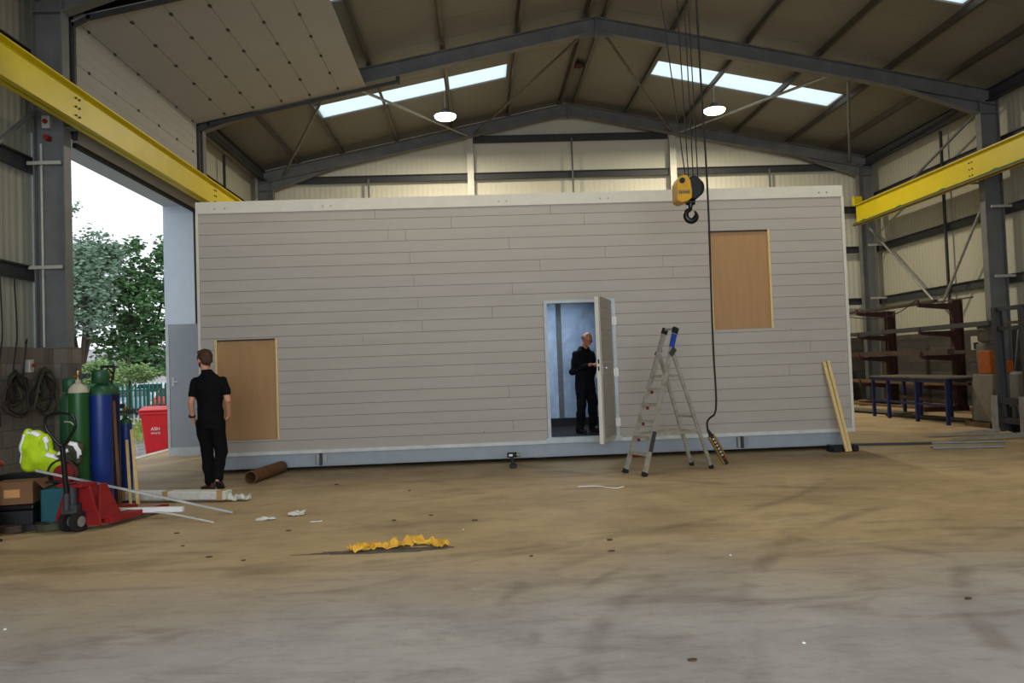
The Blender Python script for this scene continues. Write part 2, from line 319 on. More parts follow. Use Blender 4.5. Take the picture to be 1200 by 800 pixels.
# floor and ground
b = MB(); b.box((-6.3, YF, -.3), (13.0, YB+.1, 0)); struct(b.obj('floor', 'floor'))
b = MB(); b.box((-6.48, DY0-.1, -.28), (-6.3, DY1+.1, .012)); struct(b.obj('trim_1', 'gravel_kerb'))
b = MB()
prof = [(-6.5, -.13), (-9, -.17), (-14, -.3), (-60, -.4)]
ys = [-20, 12, 20, 26, 34, 90]; vs = []; zz = {-20: 0, 12: 0, 20: -.1, 26: -.15, 34: -.18, 90: -.2}
for y in ys:
    for x, z in prof: vs.append((x, y, z+zz[y]))
n = len(prof); b.add(vs, [(j*n+i, (j+1)*n+i, (j+1)*n+i+1, j*n+i+1) for j in range(len(ys)-1) for i in range(n-1)]); struct(b.obj('ground', 'gravel'))
b = MB(); b.box((-60, 31.5, -.62), (20, 90, -.5)); struct(b.obj('road', 'road'))
gz = lambda y: -.3-.1-.12*min(1, max(0, (y-12)/20))
# walls
def wallL():
    b = MB(); X0, X1 = OL-.1, OL
    b.box((X0, YF, 1.95), (X1, DY0, 7.75)); b.box((X0, DY1, 1.95), (X1, YB, 7.75)); b.box((X0, DY0, DZ), (X1, DY1, 7.75)); return b
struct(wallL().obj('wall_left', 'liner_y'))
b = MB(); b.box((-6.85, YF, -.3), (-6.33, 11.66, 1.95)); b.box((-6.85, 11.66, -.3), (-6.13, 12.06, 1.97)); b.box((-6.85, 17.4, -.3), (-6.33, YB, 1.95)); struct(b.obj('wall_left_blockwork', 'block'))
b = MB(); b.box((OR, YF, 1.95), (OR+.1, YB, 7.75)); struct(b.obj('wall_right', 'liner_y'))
b = MB(); b.box((12.52, YF, 0), (12.75, YB-.2, 1.95)); struct(b.obj('wall_right_blockwork', 'block_shaded'))
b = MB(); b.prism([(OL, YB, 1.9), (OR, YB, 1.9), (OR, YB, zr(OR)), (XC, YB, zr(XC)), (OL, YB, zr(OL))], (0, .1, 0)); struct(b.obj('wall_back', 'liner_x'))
b = MB(); b.box((-6.3, 23.9, 0), (12.7, 24.15, 1.95)); struct(b.obj('wall_back_blockwork', 'block_shaded'))
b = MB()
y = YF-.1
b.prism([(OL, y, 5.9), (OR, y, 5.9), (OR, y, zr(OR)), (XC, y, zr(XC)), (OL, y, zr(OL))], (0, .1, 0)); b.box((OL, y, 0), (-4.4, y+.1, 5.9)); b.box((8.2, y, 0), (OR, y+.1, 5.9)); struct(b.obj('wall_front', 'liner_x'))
# roof liner with openings for rooflights
SKY_Y = [(19.85, 20.85), (13.8, 14.8), (7.9, 8.9), (2.0, 3.0), (-3.9, -2.9)]
SKY_X = [(-4.05, .95), (4.95, 9.9)]
b = MB(); g = MB()
def roofpiece(m, xa, xb, ya, yb, dz=0):
    za, zb_ = zr(xa)+dz, zr(xb)+dz
    m.add([(xa, ya, za), (xb, ya, zb_), (xb, yb, zb_), (xa, yb, za), (xa, ya, za+.08), (xb, ya, zb_+.08), (xb, yb, zb_+.08), (xa, yb, za+.08)],
          [(0, 3, 2, 1), (4, 5, 6, 7), (0, 1, 5, 4), (1, 2, 6, 5), (2, 3, 7, 6), (3, 0, 4, 7)])
yc = sorted([YF]+[v for p in SKY_Y for v in p]+[YB])
for i in range(len(yc)-1):
    ya, yb_ = yc[i], yc[i+1]; hole = (ya, yb_) in SKY_Y
    for xa, xb in ((OL-.1, XC), (XC, OR+.1)):
        if not hole: roofpiece(b, xa, xb, ya, yb_)
        else:
            sx = SKY_X[0] if xb == XC else SKY_X[1]; roofpiece(b, xa, sx[0], ya, yb_); roofpiece(b, sx[1], xb, ya, yb_)
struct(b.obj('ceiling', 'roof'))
k = 0
for ya, yb_ in SKY_Y:
    for sx in SKY_X:
        k += 1; g = MB(); g.add([(sx[0], ya, zr(sx[0])+.04), (sx[1], ya, zr(sx[1])+.04), (sx[1], yb_, zr(sx[1])+.04), (sx[0], yb_, zr(sx[0])+.04)], [(0, 1, 2, 3)])
        struct(g.obj('window_%d' % k, 'rooflight'))
# door reveal (pressed sheet around the side doorway)
b = MB(); b.box((-6.98, DY1-.03, -.25), (-6.32, DY1-.002, DZ-.042)); struct(b.obj('trim_2', 'reveal'))
b = MB(); b.box((-6.98, DY0+.002, 1.98), (-6.5, DY0+.03, DZ-.042)); struct(b.obj('trim_3', 'panel_edge'))
b = MB(); b.box((-6.98, DY0+.002, DZ-.04), (-6.3, DY1-.002, DZ-.002)); struct(b.obj('trim_4', 'reveal'))

# portal frames
names = {11.8: 'grey steel portal frame standing beside the near edge of the tall side doorway', 17.7: 'grey steel portal frame crossing the roof in front of the far skylights',
         23.6: 'grey steel portal frame built against the back gable wall', 5.9: 'grey steel portal frame overhead nearest in front of the camera', 0.0: 'grey steel portal frame overhead beside the camera', -5.9: 'grey steel portal frame at the front gable opening'}
for Y in FY:
    Y_ = Y
    T = thing('portal_frame', names[Y], 'steel frame', (XC, Y, 0), group='portal frames')
    for sg, xi in ((-1, XL), (1, XR)):
        xo = xi+sg*.46
        b = MB(); b.box((xi, Y-.1, 0), (xi+sg*.02, Y+.1, 7.4)); b.box((xo, Y-.1, 0), (xo-sg*.02, Y+.1, zt(xo))); b.box((xi+sg*.02, Y-.008, 0), (xo-sg*.02, Y+.008, zt(xo)))
        b.box((xi-sg*.03, Y-.13, 0), (xo+sg*.03, Y+.13, .025)); b.box((xi, Y-.09, 7.05), (xo, Y+.09, 7.08)); b.obj('column', 'steel', T)
        b = MB()
        zc = lambda x: (zb(x)+zt(x))/2
        b.prism([(xo, Y-.005, zb(xo)), (XC, Y-.005, zb(XC)), (XC, Y-.005, zt(XC)), (xo, Y-.005, zt(xo))], (0, .010, 0))
        for z_ in (zb, zt):
            b.prism([(xo, Y-.1, z_(xo)-.01), (XC, Y-.1, z_(XC)-.01), (XC, Y-.1, z_(XC)+.01), (xo, Y-.1, z_(xo)+.01)], (0, .2, 0))
        hx = xi-sg*1.9                      # haunch
        b.prism([(xi, Y-.008, 7.06), (hx, Y-.008, zb(hx)), (xi, Y-.008, zb(xi)+.02)], (0, .016, 0))
        b.prism([(xi, Y-.1, 7.05), (hx, Y-.1, zb(hx)-.01), (hx, Y-.1, zb(hx)+.01), (xi, Y-.1, 7.075)], (0, .2, 0))
        b.obj('rafter', 'steel', T)
    b = MB(); b.box((XC-.012, Y-.11, zb(XC)-.1), (XC+.012, Y+.11, zt(XC)+.01)); b.prism([(XC-.5, Y-.008, zb(XC-.5)), (XC, Y-.008, zb(XC)-.1), (XC+.5, Y-.008, zb(XC+.5)), (XC, Y-.008, zb(XC))], (0, .016, 0)); b.obj('apex_plate', 'steel', T)
# purlins
offs = [.22, 1.85, 3.6, 5.3, 7.0, 8.35]; ordn = ['first', 'second', 'third', 'fourth', 'fifth', 'sixth']
for sg, nm in ((-1, 'left'), (1, 'right')):
    for i, o_ in enumerate(offs):
        x = XC+sg*o_; z = zt(x)+.015; ya, yb_ = YF, YB
        b = MB(); w = .065*sg
        b.box((x-.003, ya, z), (x+.003, yb_, z+.2)); b.box((x, ya, z), (x-w, yb_, z+.006)); b.box((x, ya, z+.194), (x+w, yb_, z+.2)); b.box((x-w, ya, z), (x-w+.004, yb_, z+.02))
        if o_ < 8: 
            for Y in FY: b.box((x-.06, Y-.05, z-.012), (x+.004, Y+.05, z+.12))
        tag(b.obj('roof_purlin', 'purlin'), 'pressed steel roof purlin, %s from the ridge on the %s slope' % (ordn[i], nm), 'purlin', 'roof purlins')
for sg, nm, xe in ((-1, 'left', -6.45), (1, 'right', 12.35)):
    b = MB(); z = 7.36; b.box((xe-.1, YF, z), (xe+.1, YB, z+.012)); b.box((xe-.1, YF, z+.26), (xe+.1, YB, z+.27)); b.box((xe-.005, YF, z), (xe+.005, YB, z+.27)); b.box((xe-sg*.1, YF, z-.03), (xe-sg*.09, YB, z+.012))
    tag(b.obj('eaves_beam', 'dark_steel'), 'steel eaves beam running along the top of the %s side wall' % nm, 'eaves beam')
# girts
def girt(p0, p1, inward, label, group, m='dark_steel'):
    b = MB(); p0 = Vector(p0); p1 = Vector(p1); iw = Vector(inward)
    b.bar(p0, p1, .006, .2, iw); b.bar(p0+iw*.03+Vector((0, 0, .1)), p1+iw*.03+Vector((0, 0, .1)), .065, .006, iw); b.bar(p0-iw*.03-Vector((0, 0, .1)), p1-iw*.03-Vector((0, 0, .1)), .065, .006, iw)
    b.bar(p0+iw*.06+Vector((0, 0, .09)), p1+iw*.06+Vector((0, 0, .09)), .004, .02, iw)
    return tag(b.obj('wall_rail', m), label, 'wall rail', group)
for i, z in enumerate((3.1, 4.75, 6.4)):
    nm = ['lowest', 'middle', 'topmost'][i]
    girt((12.62, YF, z), (12.62, YB-.1, z), (-1, 0, 0), 'steel sheeting rail along the right side wall, %s of three' % nm, 'right wall rails')
    girt((-6.72, YF, z), (-6.72, DY0-.1, z), (1, 0, 0), 'steel sheeting rail on the left wall before the doorway, %s of three' % nm, 'left wall near rails')
    girt((-6.72, DY1+.1, z), (-6.72, YB-.1, z), (1, 0, 0), 'steel sheeting rail on the left wall beyond the doorway, %s of three' % nm, 'left wall far rails')
girt((-6.72, DY0, 5.6), (-6.72, DY1, 5.6), (1, 0, 0), 'steel sheeting rail above the side doorway opening', 'left wall door rails')
for i, z in enumerate((3.1, 4.75, 6.03, 7.42, 8.58)):
    segs = [(-6.3, -.22), (-.02, 6.15), (6.35, 12.5)]
    for j, (xa, xb) in enumerate(segs):
        if z > 8 and j != 1: continue
        girt((xa, 23.9, z), (xb, 23.9, z), (0, -1, 0), 'steel sheeting rail on the back gable, %s from the floor, %s' % (['first', 'second', 'third', 'fourth', 'topmost'][i], ['left bay', 'middle bay', 'right bay'][j]), 'gable wall rails')
for j, (xa, xb) in enumerate([(-.12, 0), (6.25, 0)]):
    zz_ = zb(xa); b = MB(); b.ibeam((xa, 23.80, 0), (xa, 23.80, zz_), .18, .2, (1, 0, 0), .02, .012)
    b.box((xa-.1, 23.705, 0), (xa+.1, 23.7095, zz_))
    tag(b.obj('gable_post', 'galv_light'), 'pale steel post on the back gable wall, %s of the two' % ['left', 'right'][j], 'post', 'gable posts')
for j, (x, z1) in enumerate([(-3.3, 7.4), (3.08, 8.55), (9.35, 7.4)]):
    b = MB(); b.bar((x, 23.84, 1.95), (x, 23.84, z1), .05, .05, (1, 0, 0)); tag(b.obj('rail_tie', 'steel'), 'thin vertical steel tie between gable rails, %s bay' % ['left', 'middle', 'right'][j], 'rail tie', 'gable rail ties')
for X, ln, ys_ in ((12.56, 'right', (2.9, 8.85, 14.75, 20.0)), (-6.66, 'left', (2.9, 8.85, 20.6))):
    for q, Y in enumerate(ys_):
        b = MB(); b.bar((X, Y, 1.95 if ln == 'left' else 2.5), (X, Y, 7.35), .06, .06, (1, 0, 0)); tag(b.obj('rail_tie', 'dark_steel'), 'vertical steel tie on the %s side wall, %s along from the front' % (ln, ordn[q]), 'rail tie', ln+' wall rail ties')
# bracing
def brace(p0, p1, label, r=.035, m='galv', g='wind bracing'):
    b = MB(); p0 = Vector(p0); p1 = Vector(p1); b.cyl(p0, p1, r, n=10); d = (p1-p0).normalized()
    for p, sg in ((p0, 1), (p1, -1)): b.bar(p, p+d*sg*.18, .1, .012)
    tag(b.obj('bracing_tube', m), label, 'brace', g)
def rf(x, Y, dz=-.03): return (x, Y, zb(x)+dz+.06)
brace(rf(-2.75, 17.82), rf(-.2, 23.45), 'roof bracing tube from the raised door to the left gable post')
brace(rf(.06, 23.45), rf(2.6, 17.82), 'roof bracing tube from the left gable post to the ridge', m='purlin')
brace(rf(3.2, 17.82), rf(6.15, 23.45), 'roof bracing tube from the ridge to the right gable post', m='purlin')
brace(rf(6.4, 23.45), rf(8.5, 17.82), 'roof bracing tube from the right gable post toward the right slope')
brace((-3.45, 17.82, 7.85), (-5.8, 23.42, 7.5), 'steel bracing tube dropping to the back left corner', m='steel')
brace((9.0, 17.82, 7.98), (11.75, 23.42, 7.45), 'steel bracing tube dropping to the back right corner', m='steel')
brace((12.3, 17.84, 7.3), (12.3, 23.45, 5.5), 'upper diagonal brace on the right wall above the crane beam', m='steel')
brace((12.3, 23.45, 5.35), (12.3, 20.05, 2.62), 'lower diagonal brace on the right wall nearer the back corner', m='galv')
brace((12.3, 17.85, 5.2), (12.3, 19.95, 2.62), 'lower diagonal brace on the right wall nearer the front column', m='galv')
brace((-6.5, 11.6, 5.5), (-6.5, 7.4, 2.1), 'diagonal brace on the left wall in front of the doorway column', m='steel')
for Y, s_ in ((20.8, 'over the module'), (14.9, 'before the far frame')):
    b = MB(); c_ = Vector((XC, Y, zr(XC)-.16)); b.lathe([(.1, 0), (.17, .03), (.17, .07), (.12, .1)], c_, 18); tag(b.obj('ridge_fitting', 'rust'), 'small dark round fitting between the ridge purlins %s' % s_, 'fitting', 'ridge fittings')

# raised sectional door on the left
T = thing('door_1', 'white insulated sectional overhead door raised against the roof slope', 'overhead door', (XL-.05, (DY0+DY1)/2, 0), kind='structure')
del T['label']; del T['category']
dx = -6.2; ya, yb_ = DY0+.06, DY1-.03
def dprof(s):                          # path of the curtain: up the wall, then along the slope
    h = 7.13-5.17
    if s <= h: return Vector((dx, 0, 5.17+s))
    t = s-h; c_ = 1/sqrt(1+SL*SL); return Vector((dx+t*c_, 0, 7.13+t*c_*SL))
cuts = [0, 1.27, 1.96, 2.68, 3.32, 3.96, 4.60, 5.24, 5.84]
th = .045
for i in range(len(cuts)-1):
    p, q = dprof(cuts[i]+.004), dprof(cuts[i+1]-.004); d = (q-p).normalized(); nrm = Vector((-d.z, 0, d.x))
    b = MB(); mid = (p+q)/2+nrm*(th/2); b.prism([(p.x, ya, p.z), (q.x, ya, q.z), (q.x+nrm.x*th, ya, q.z+nrm.z*th), (p.x+nrm.x*th, ya, p.z+nrm.z*th)], (0, yb_-ya, 0))
    if i < 2:
        for k in range(1, 6 if i == 0 else 4):
            z = p.z+k*(q.z-p.z)/(6 if i == 0 else 4); b.box((dx-.001, ya, z-.004), (dx+.004, yb_, z+.004))
    b.obj('door_section', 'door_panel', T)
for i in range(1, len(cuts)-1):
    p = dprof(cuts[i]); 
    for k in range(6):
        Y = ya+.45+k*.9; b = MB()
        if cuts[i] < 1.9: b.box((p.x, Y-.025, p.z-.02), (p.x+.02, Y+.025, p.z+.02))
        else: b.box((p.x-.025, Y-.035, p.z-.02), (p.x+.025, Y+.035, p.z+.005)); b.cyl((p.x-.0, Y-.025, p.z-.022), (p.x, Y+.025, p.z-.022), .01, n=8)
        b.obj('hinge', 'dark_steel', T)
b = MB(); b.box((dx-.05, ya, 5.1), (dx+.01, yb_, 5.17)); b.obj('bottom_seal', 'rubber', T)
for Y, nm in ((DY0, 0), (DY1+.02, 1)):
    b = MB(); b.box((dx-.02, Y-.03, .05 if nm else 5.2), (dx+.05, Y+.03, 7.05)); p = dprof(2.0); q = dprof(6.6 if nm else 6.2)
    b.bar((dx+.02, Y, 7.0), (p.x+.25, Y, p.z), .06, .06, (0, 1, 0)); b.bar((p.x+.2, Y, p.z-.02), (q.x, Y, q.z-.04), .06, .07, (0, 1, 0))
    if nm: b.box((q.x-.06, Y-.07, q.z-.09), (q.x+.03, Y+.05, q.z+.06))
    b.obj('track', 'dark_steel', T)

# ------------------------------------------------------------ crane runway, bridge, hook
def runway(x, z0, z1, y0, y1, side, label):
    T = thing('crane_runway_beam', label, 'crane beam', (x, y0, z0), group='crane runway beams'); h = z1-z0
    b = MB(); b.box((x-.1, y0, z0), (x+.1, y1, z0+.02)); b.box((x-.1, y0, z1-.02), (x+.1, y1, z1)); b.box((x-.008, y0, z0), (x+.008, y1, z1)); b.obj('beam', 'yellow', T)
    b = MB(); b.box((x-.025, y0, z1), (x+.025, y1-.3, z1+.04)); b.obj('rail', 'galv', T)
    for Y in FY[:-1]:
        for k in range(3):
            for s_ in (-.05, .05):
                b = MB(); zz_ = z0+h*(.25+.25*k); b.cyl((x, Y+s_-.3, zz_), (x-side*.03, Y+s_-.3, zz_), .016, n=8)
                if Y > 5: b.obj('bolt', 'dark_steel', T)
    for Y in FY:
        if Y > y1: continue
        b = MB(); xa = XL if x < 0 else XR
        b.box((xa, Y-.07, z0+.03), (x-.012 if x > 0 else x+.012, Y+.07, z0+.05)); b.obj('bracket', 'steel', T)
    return T
runway(-5.85, 5.24, 5.76, YF+.2, 22.8, -1, 'yellow crane runway beam crossing in front of the raised side door')
TR_ = runway(11.62, 5.36, 5.97, YF+.2, 22.9, 1, 'yellow crane runway beam along the right wall with green conductor line')
b = MB(); b.box((11.5, 22.75, 5.97), (11.74, 22.9, 6.22)); b.obj('end_stop', 'yellow', TR_)
b = MB(); b.tube([(11.46, y, 5.385) for y in range(-5, 23, 3)]+[(11.46, 22.8, 5.385)], .018, 8); b.obj('conductor_line', 'green_rail', TR_)
b = MB(); b.box((11.42, YF+.4, 5.32), (11.5, 22.8, 5.36)); b.obj('lower_rail', 'brown_rail', TR_)
for k in range(11):
    Y = 22.3-1.95*k; b = MB(); b.prism([(11.47, Y-.22, 5.39), (11.47, Y+.2, 5.39), (11.47, Y+.04, 5.42), (11.47, Y-.1, 5.435)], (.04, 0, 0)); b.obj('conductor_hanger', 'green_rail', TR_)

YH = 9.7
T = thing('crane_bridge', 'yellow overhead crane bridge girder spanning the two runway beams', 'crane', (XC, 9.9, 6.0))
b = MB(); b.box((-5.95, 8.72, 6.62), (11.72, 9.05, 7.0)); b.obj('girder', 'yellow', T)
for x in (-5.85, 11.62):
    zw = 6.145 if x > 0 else 5.935
    b = MB(); b.box((x-.1, 6.9, zw+.02), (x+.1, 9.1, 6.61)); b.obj('end_carriage', 'yellow', T)
    for Y in (7.1, 8.9):
        b = MB(); b.cyl((x-.13, Y, zw), (x+.13, Y, zw), .13, n=20); b.obj('wheel', 'dark_steel', T)
b = MB(); b.box((2.3, 9.06, 6.62), (3.2, 9.6, 7.0)); b.cyl((2.25, 9.5, 6.56), (3.25, 9.5, 6.56), .1, n=20); b.obj('hoist_trolley', 'yellow', T)
T = thing('crane_hook_block', 'yellow and black crane hook block hanging in front of the grey module', 'crane hook', (2.73, YH, 3.3))
c0 = Vector((2.73, YH, 3.65))
def cheek(x0, x1, r, m):
    b = MB(); P = []
    for k in range(24):
        a = 2*pi*k/24; y, z = r*cos(a), r*sin(a)*1.05
        if z < -.12: y *= .8
        P.append((x0, YH+y, 3.60+z))
    b.prism(P, (x1-x0, 0, 0)); return b.obj('cheek_plate', m, T, bevel=.008)
# housing seen broadside: yellow guard left, dark sheave guard right
b = MB()
P = [(2.555, 3.47), (2.555, 3.70), (2.585, 3.765), (2.64, 3.80), (2.70, 3.79), (2.735, 3.72), (2.75, 3.60), (2.745, 3.50), (2.70, 3.465), (2.62, 3.44)]
b.prism([(x, YH-.13, z) for x, z in P], (0, .26, 0)); b.obj('guard', 'hook_yellow', T, bevel=.012)
b = MB(); P = [(2.735+.105*cos(a)+.055, 3.64+.15*sin(a)) for a in [k*pi/9 for k in range(18)]]
b.prism([(x, YH-.11, z) for x, z in P], (0, .24, 0)); lab(b.obj('sheave_guard', 'black', T, bevel=.015), 'black rounded sheave guard')
for dy in (-.06, 0, .06):
    b = MB(); b.lathe([(.03, -.015), (.135, -.015), (.12, 0), (.135, .015), (.03, .015)], (2.79, YH+dy, 3.64), 24, axis=(0, 1, 0)); b.obj('sheave', 'dark_steel', T)
b = MB(); b.cyl((2.625, YH-.15, 3.72), (2.625, YH-.125, 3.72), .035, n=20); b.obj('axle_cap', 'black', T)
b = MB(); b.box((2.57, YH-.136, 3.55), (2.72, YH-.129, 3.60)); b.obj('name_plate', 'brass', T)
text('lettering', 'Street', .056, (2.645, YH-.1375, 3.575), (radians(90), 0, radians(0)), 'black', T, .001)
b = MB(); b.cyl((2.755, YH, 3.47), (2.755, YH, 3.40), .035, .028, n=14); b.cyl((2.70, YH, 3.47), (2.81, YH, 3.47), .04, n=14); b.obj('swivel', 'black_gloss', T)
b = MB(); hp = [(2.755, YH, 3.42), (2.745, YH, 3.37)]; rad = [.024, .028]
for k in range(15):
    a = radians(125+k*20); hp.append((2.757+.068*cos(a), YH, 3.30+.075*sin(a))); rad.append(.03+.010*sin(pi*k/14)*1.0 if k < 12 else .03-.006*(k-11))
b.tube(hp, rad, 12); b.obj('hook', 'black_gloss', T)
b = MB(); b.bar((2.765, YH, 3.40), (2.815, YH, 3.335), .02, .008, (0, 1, 0)); b.obj('safety_latch', 'galv', T)
for k, (xt, xb) in enumerate(((2.44, 2.70), (2.66, 2.74), (2.76, 2.80), (2.81, 2.86))):
    b = MB(); b.tube([(xt+(xt-xb)*.06, 9.6, 6.46), (xb, YH-.02, 3.78)], .0075, 6)
    tag(b.obj('wire_rope', 'cable'), 'steel wire rope running up from the crane hook block, %s from the left' % ordn[k], 'rope', 'hoist ropes')
b = MB(); b.tube([(2.9, 9.55, 6.45), (2.915, 9.56, 5), (2.94, 9.53, 3.5), (2.945, 9.64, 1.6), (2.97, 9.66, .95), (2.96, 9.7, .74), (2.90, 9.75, .70), (2.865, 9.78, .64), (2.88, 9.8, .54)], .013, 8, smooth=2)
tag(b.obj('pendant_cable', 'cable'), 'black pendant cable hanging from the overhead crane to the floor controller', 'cable')
T = thing('pendant_controller', 'yellow and black crane pendant controller hanging beside the stepladder feet', 'controller', (3.1, 9.9, .1))
p0, p1 = Vector((2.88, 9.8, .54)), Vector((3.12, 9.86, .10)); d = (p1-p0).normalized(); u = Vector((cos(.4), 0, 0)); u = (u-d*u.dot(d)).normalized(); v = d.cross(u)
b = MB(); b.tube([p0, p0+d*.10], [.016, .03], 10); b.obj('cable_boot', 'black', T)
b = MB(); b.bar(p0+d*.09, p1, .095, .07, u); b.obj('body', 'brass', T, bevel=.012)
b = MB(); b.bar(p0+d*.08, p1+d*.012, .06, .072, u); b.obj('rubber_cover', 'black', T, bevel=.01)
for k in range(7):
    q = p0+d*(.13+k*.048); b = MB(); s_ = 1 if v.y < 0 else -1; b.cyl(q+v*s_*.03-u*(.0), q+v*s_*.05, .014, n=12); b.obj('button', 'cream' if k != 6 else 'red', T)

# ------------------------------------------------------------ ceiling lamps
for i, Y in enumerate((20.7, 8.4, 2.5, -3.4)):
    for sg, x in ((0, -.74), (1, 6.66)):
        z = 8.42; nm = 'left' if sg == 0 else 'right'
        z = 8.30; T = thing('high_bay_lamp', 'round glowing high bay lamp under the %s roof slope, %s' % (nm, ['between the two far frames', 'just ahead of the crane bridge', 'above the camera', 'by the front gable'][i]), 'lamp', (x, Y, z), group='high bay lamps')
        b = MB(); b.lathe([(.27, 0), (.27, .03), (.22, .06), (.12, .08), (.10, .17), (.04, .18)], (x, Y, z), 28); b.obj('housing', 'dark_steel', T)
        b = MB(); b.lathe([(.16, -.10), (.24, -.085), (.285, -.05), (.295, -.001)], (x, Y, z), 28); b.obj('diffuser', 'lamp', T)
        b = MB(); b.cyl((x, Y, z+.17), (x, Y, zr(x)-.01), .012, n=8); b.obj('rod', 'galv', T)
        l = area('lamp_light', (x, Y, z-.13), (0, 0, 0), .5, .5, LAMP_W[Y], LAMP_COL, 'DISK')
b = MB()

# ------------------------------------------------------------ grey timber-clad module
CX0, CX1, CY0, CY1, CZ0, CZ1 = -4.18, 5.67, 11.6, 15.3, .30, 4.06
T = thing('modular_building', 'long grey boarded modular building standing across the workshop floor', 'building', ((CX0+CX1)/2, 13.4, 0))
holes = [(-3.95, -3.03, .49, 1.99), (3.55, 4.50, 1.89, 3.41), (.97, 2.06, .30, 2.42)]
def spans(z0, z1):
    xs = [(CX0+.03, CX1-.03)]
    for hx0, hx1, hz0, hz1 in holes:
        if z1 > hz0+.01 and z0 < hz1-.01:
            ns = []
            for a, c_ in xs:
                if hx0 > a and hx1 < c_: ns += [(a, hx0), (hx1, c_)]
                else: ns.append((a, c_))
            xs = ns
    return xs
b = MB(); rows = []
z = 3.885; first = True
while z > CZ0+.05:
    h = .146 if first else .1727; first = False; rows.append((max(z-h, CZ0), z)); z -= h
zc_ = set()
random.seed(3)
for i, (z0, z1) in enumerate(rows):
    # split a course where an opening edge falls inside it
    zs = sorted({z0+.005, z1}|{hz for hh in holes for hz in hh[2:] if z0+.012 < hz < z1-.012})
    for za, zb2 in zip(zs, zs[1:]):
        for a, c_ in spans(za, zb2):
            js = sorted(random.uniform(CX0+.6, CX1-.6) for _ in range(2)); 
            if 2 <= i <= 11 and i % 2 == 0: js = sorted([-1.12+.05*i/2, js[1]])
            cutx = [a]+[j for j in js if a+.3 < j < c_-.3]+[c_]
            for p, q in zip(cutx, cutx[1:]):
                b.box((p+.002, CY0, za), (q-.002, CY0+.022, zb2))
b.obj('board_cladding', 'clad', T)
b = MB()
for a, c_, za, zb2 in ((CX0, CX1, 3.4, CZ1-.02), (CX0, CX1, 2.42, 3.40)):
    for p, q in ([(a, c_)] if za > 3.3 else [(a, 3.55), (4.50, c_)]): b.box((p, CY0+.023, za), (q, CY0+.09, zb2))
for p, q, za, zb2 in ((CX0, .97, 1.99, 2.42), (2.06, 3.55, 1.89, 2.42), (4.5, CX1, 1.89, 2.42), (CX0, -3.95, .3, 1.99), (-3.03, .97, .3, 1.99), (-3.95, -3.03, .3, .49), (2.06, CX1, .3, 1.89)):
    b.box((p, CY0+.023, za), (q, CY0+.09, zb2))
b.obj('wall_backing', 'backing', T)
b = MB(); b.box((CX0-.005, CY0-.02, 3.885), (CX1, CY0+.03, 4.04)); b.box((CX0-.005, CY0-.02, 4.04), (CX1, CY1, CZ1)); lab(b.obj('roof_fascia', 'clad_trim', T), 'pale cream fascia board')
for x in (-3.9, -3.75, -2.3, -2.18, .35, .47, 1.9, 2.02, 5.3, 5.42):
    b = MB(); b.cyl((x, CY0-.028, 3.955), (x, CY0-.018, 3.955), .012, n=10); b.obj('screw_cap', 'galv', T)
for x0, x1, m in ((CX0-.01, CX0+.03, 0), (CX1-.03, CX1+.015, 1)):
    b = MB(); b.box((x0, CY0-.015, CZ0), (x1, CY0+.1, 3.885)); b.obj('corner_trim', 'clad_trim', T)
b = MB(); b.box((CX0, CY0-.03, .262), (.97, CY0+.05, .315)); b.box((2.06, CY0-.03, .262), (CX1+.01, CY0+.05, .315)); b.obj('bottom_trim', 'beam_lip', T)
b = MB(); b.box((CX0+.06, CY0+.02, .075), (5.5, CY0+.035, .262)); b.box((CX0+.06, CY0-.015, .065), (5.5, CY0+.1, .08)); b.box((CX0+.06, CY1-.05, .065), (5.5, CY1-.03, .262))
for x in (CX0+.06, 5.49): b.box((x, CY0+.03, .065), (x+.012, CY1-.04, .262))
b.obj('base_beam', 'beam_blue', T)
for x in (-3.9, -1.5, .9, 3.3, 5.2):
    b = MB(); b.box((x-.1, CY0+.4, 0), (x+.1, CY1-.4, .12)); b.obj('bearer', 'wood_dark', T)
for x in (-2.43, 3.93):
    b = MB(); b.box((x-.08, CY0-.0, .09), (x-.02, CY0+.03, .25)); b.box((x+.03, CY0-.0, .11), (x+.09, CY0+.03, .23)); b.box((x-.08, CY0-.05, .10), (x-.07, CY0+.02, .24)); b.obj('lifting_bracket', 'galv', T, bevel=.004)
    b = MB(); b.box((x-.02, CY0-.045, .08), (x+.015, CY0+.02, .25)); b.obj('bracket_clamp', 'dark_steel', T)
# body of the module: sides, back, roof, floor, corridor lining
b = MB(); b.box((CX0, CY0+.1, .262), (CX0+.08, CY1, 4.04)); b.box((CX1-.08, CY0+.1, .262), (CX1, CY1, 4.04)); b.box((CX0, CY1-.08, .262), (CX1, CY1, 4.04)); b.obj('end_wall', 'clad', T)
b = MB(); b.box((CX0+.05, CY0+.09, .27), (CX1-.05, CY1-.08, .33)); b.obj('floor_deck', 'dark_floor', T)
b = MB(); b.box((-.2, 14.0, .33), (3.6, 14.05, 2.75)); b.box((-.2, CY0+.1, .33), (-.15, 14.0, 2.75)); b.box((3.55, CY0+.1, .33), (3.6, 14.0, 2.75)); b.box((-.2, CY0+.1, 2.7), (3.6, 14.0, 2.75))
b.obj('inner_lining', 'foil', T)
for x in (.7, 1.44, 2.18, 2.9):
    b = MB(); b.box((x-.045, 13.96, .48), (x+.045, 14.0, 2.7)); b.obj('lining_stud', 'steel', T)
b = MB(); b.box((-.15, 13.93, .33), (3.55, 14.0, .47)); b.obj('sole_plate', 'black', T)
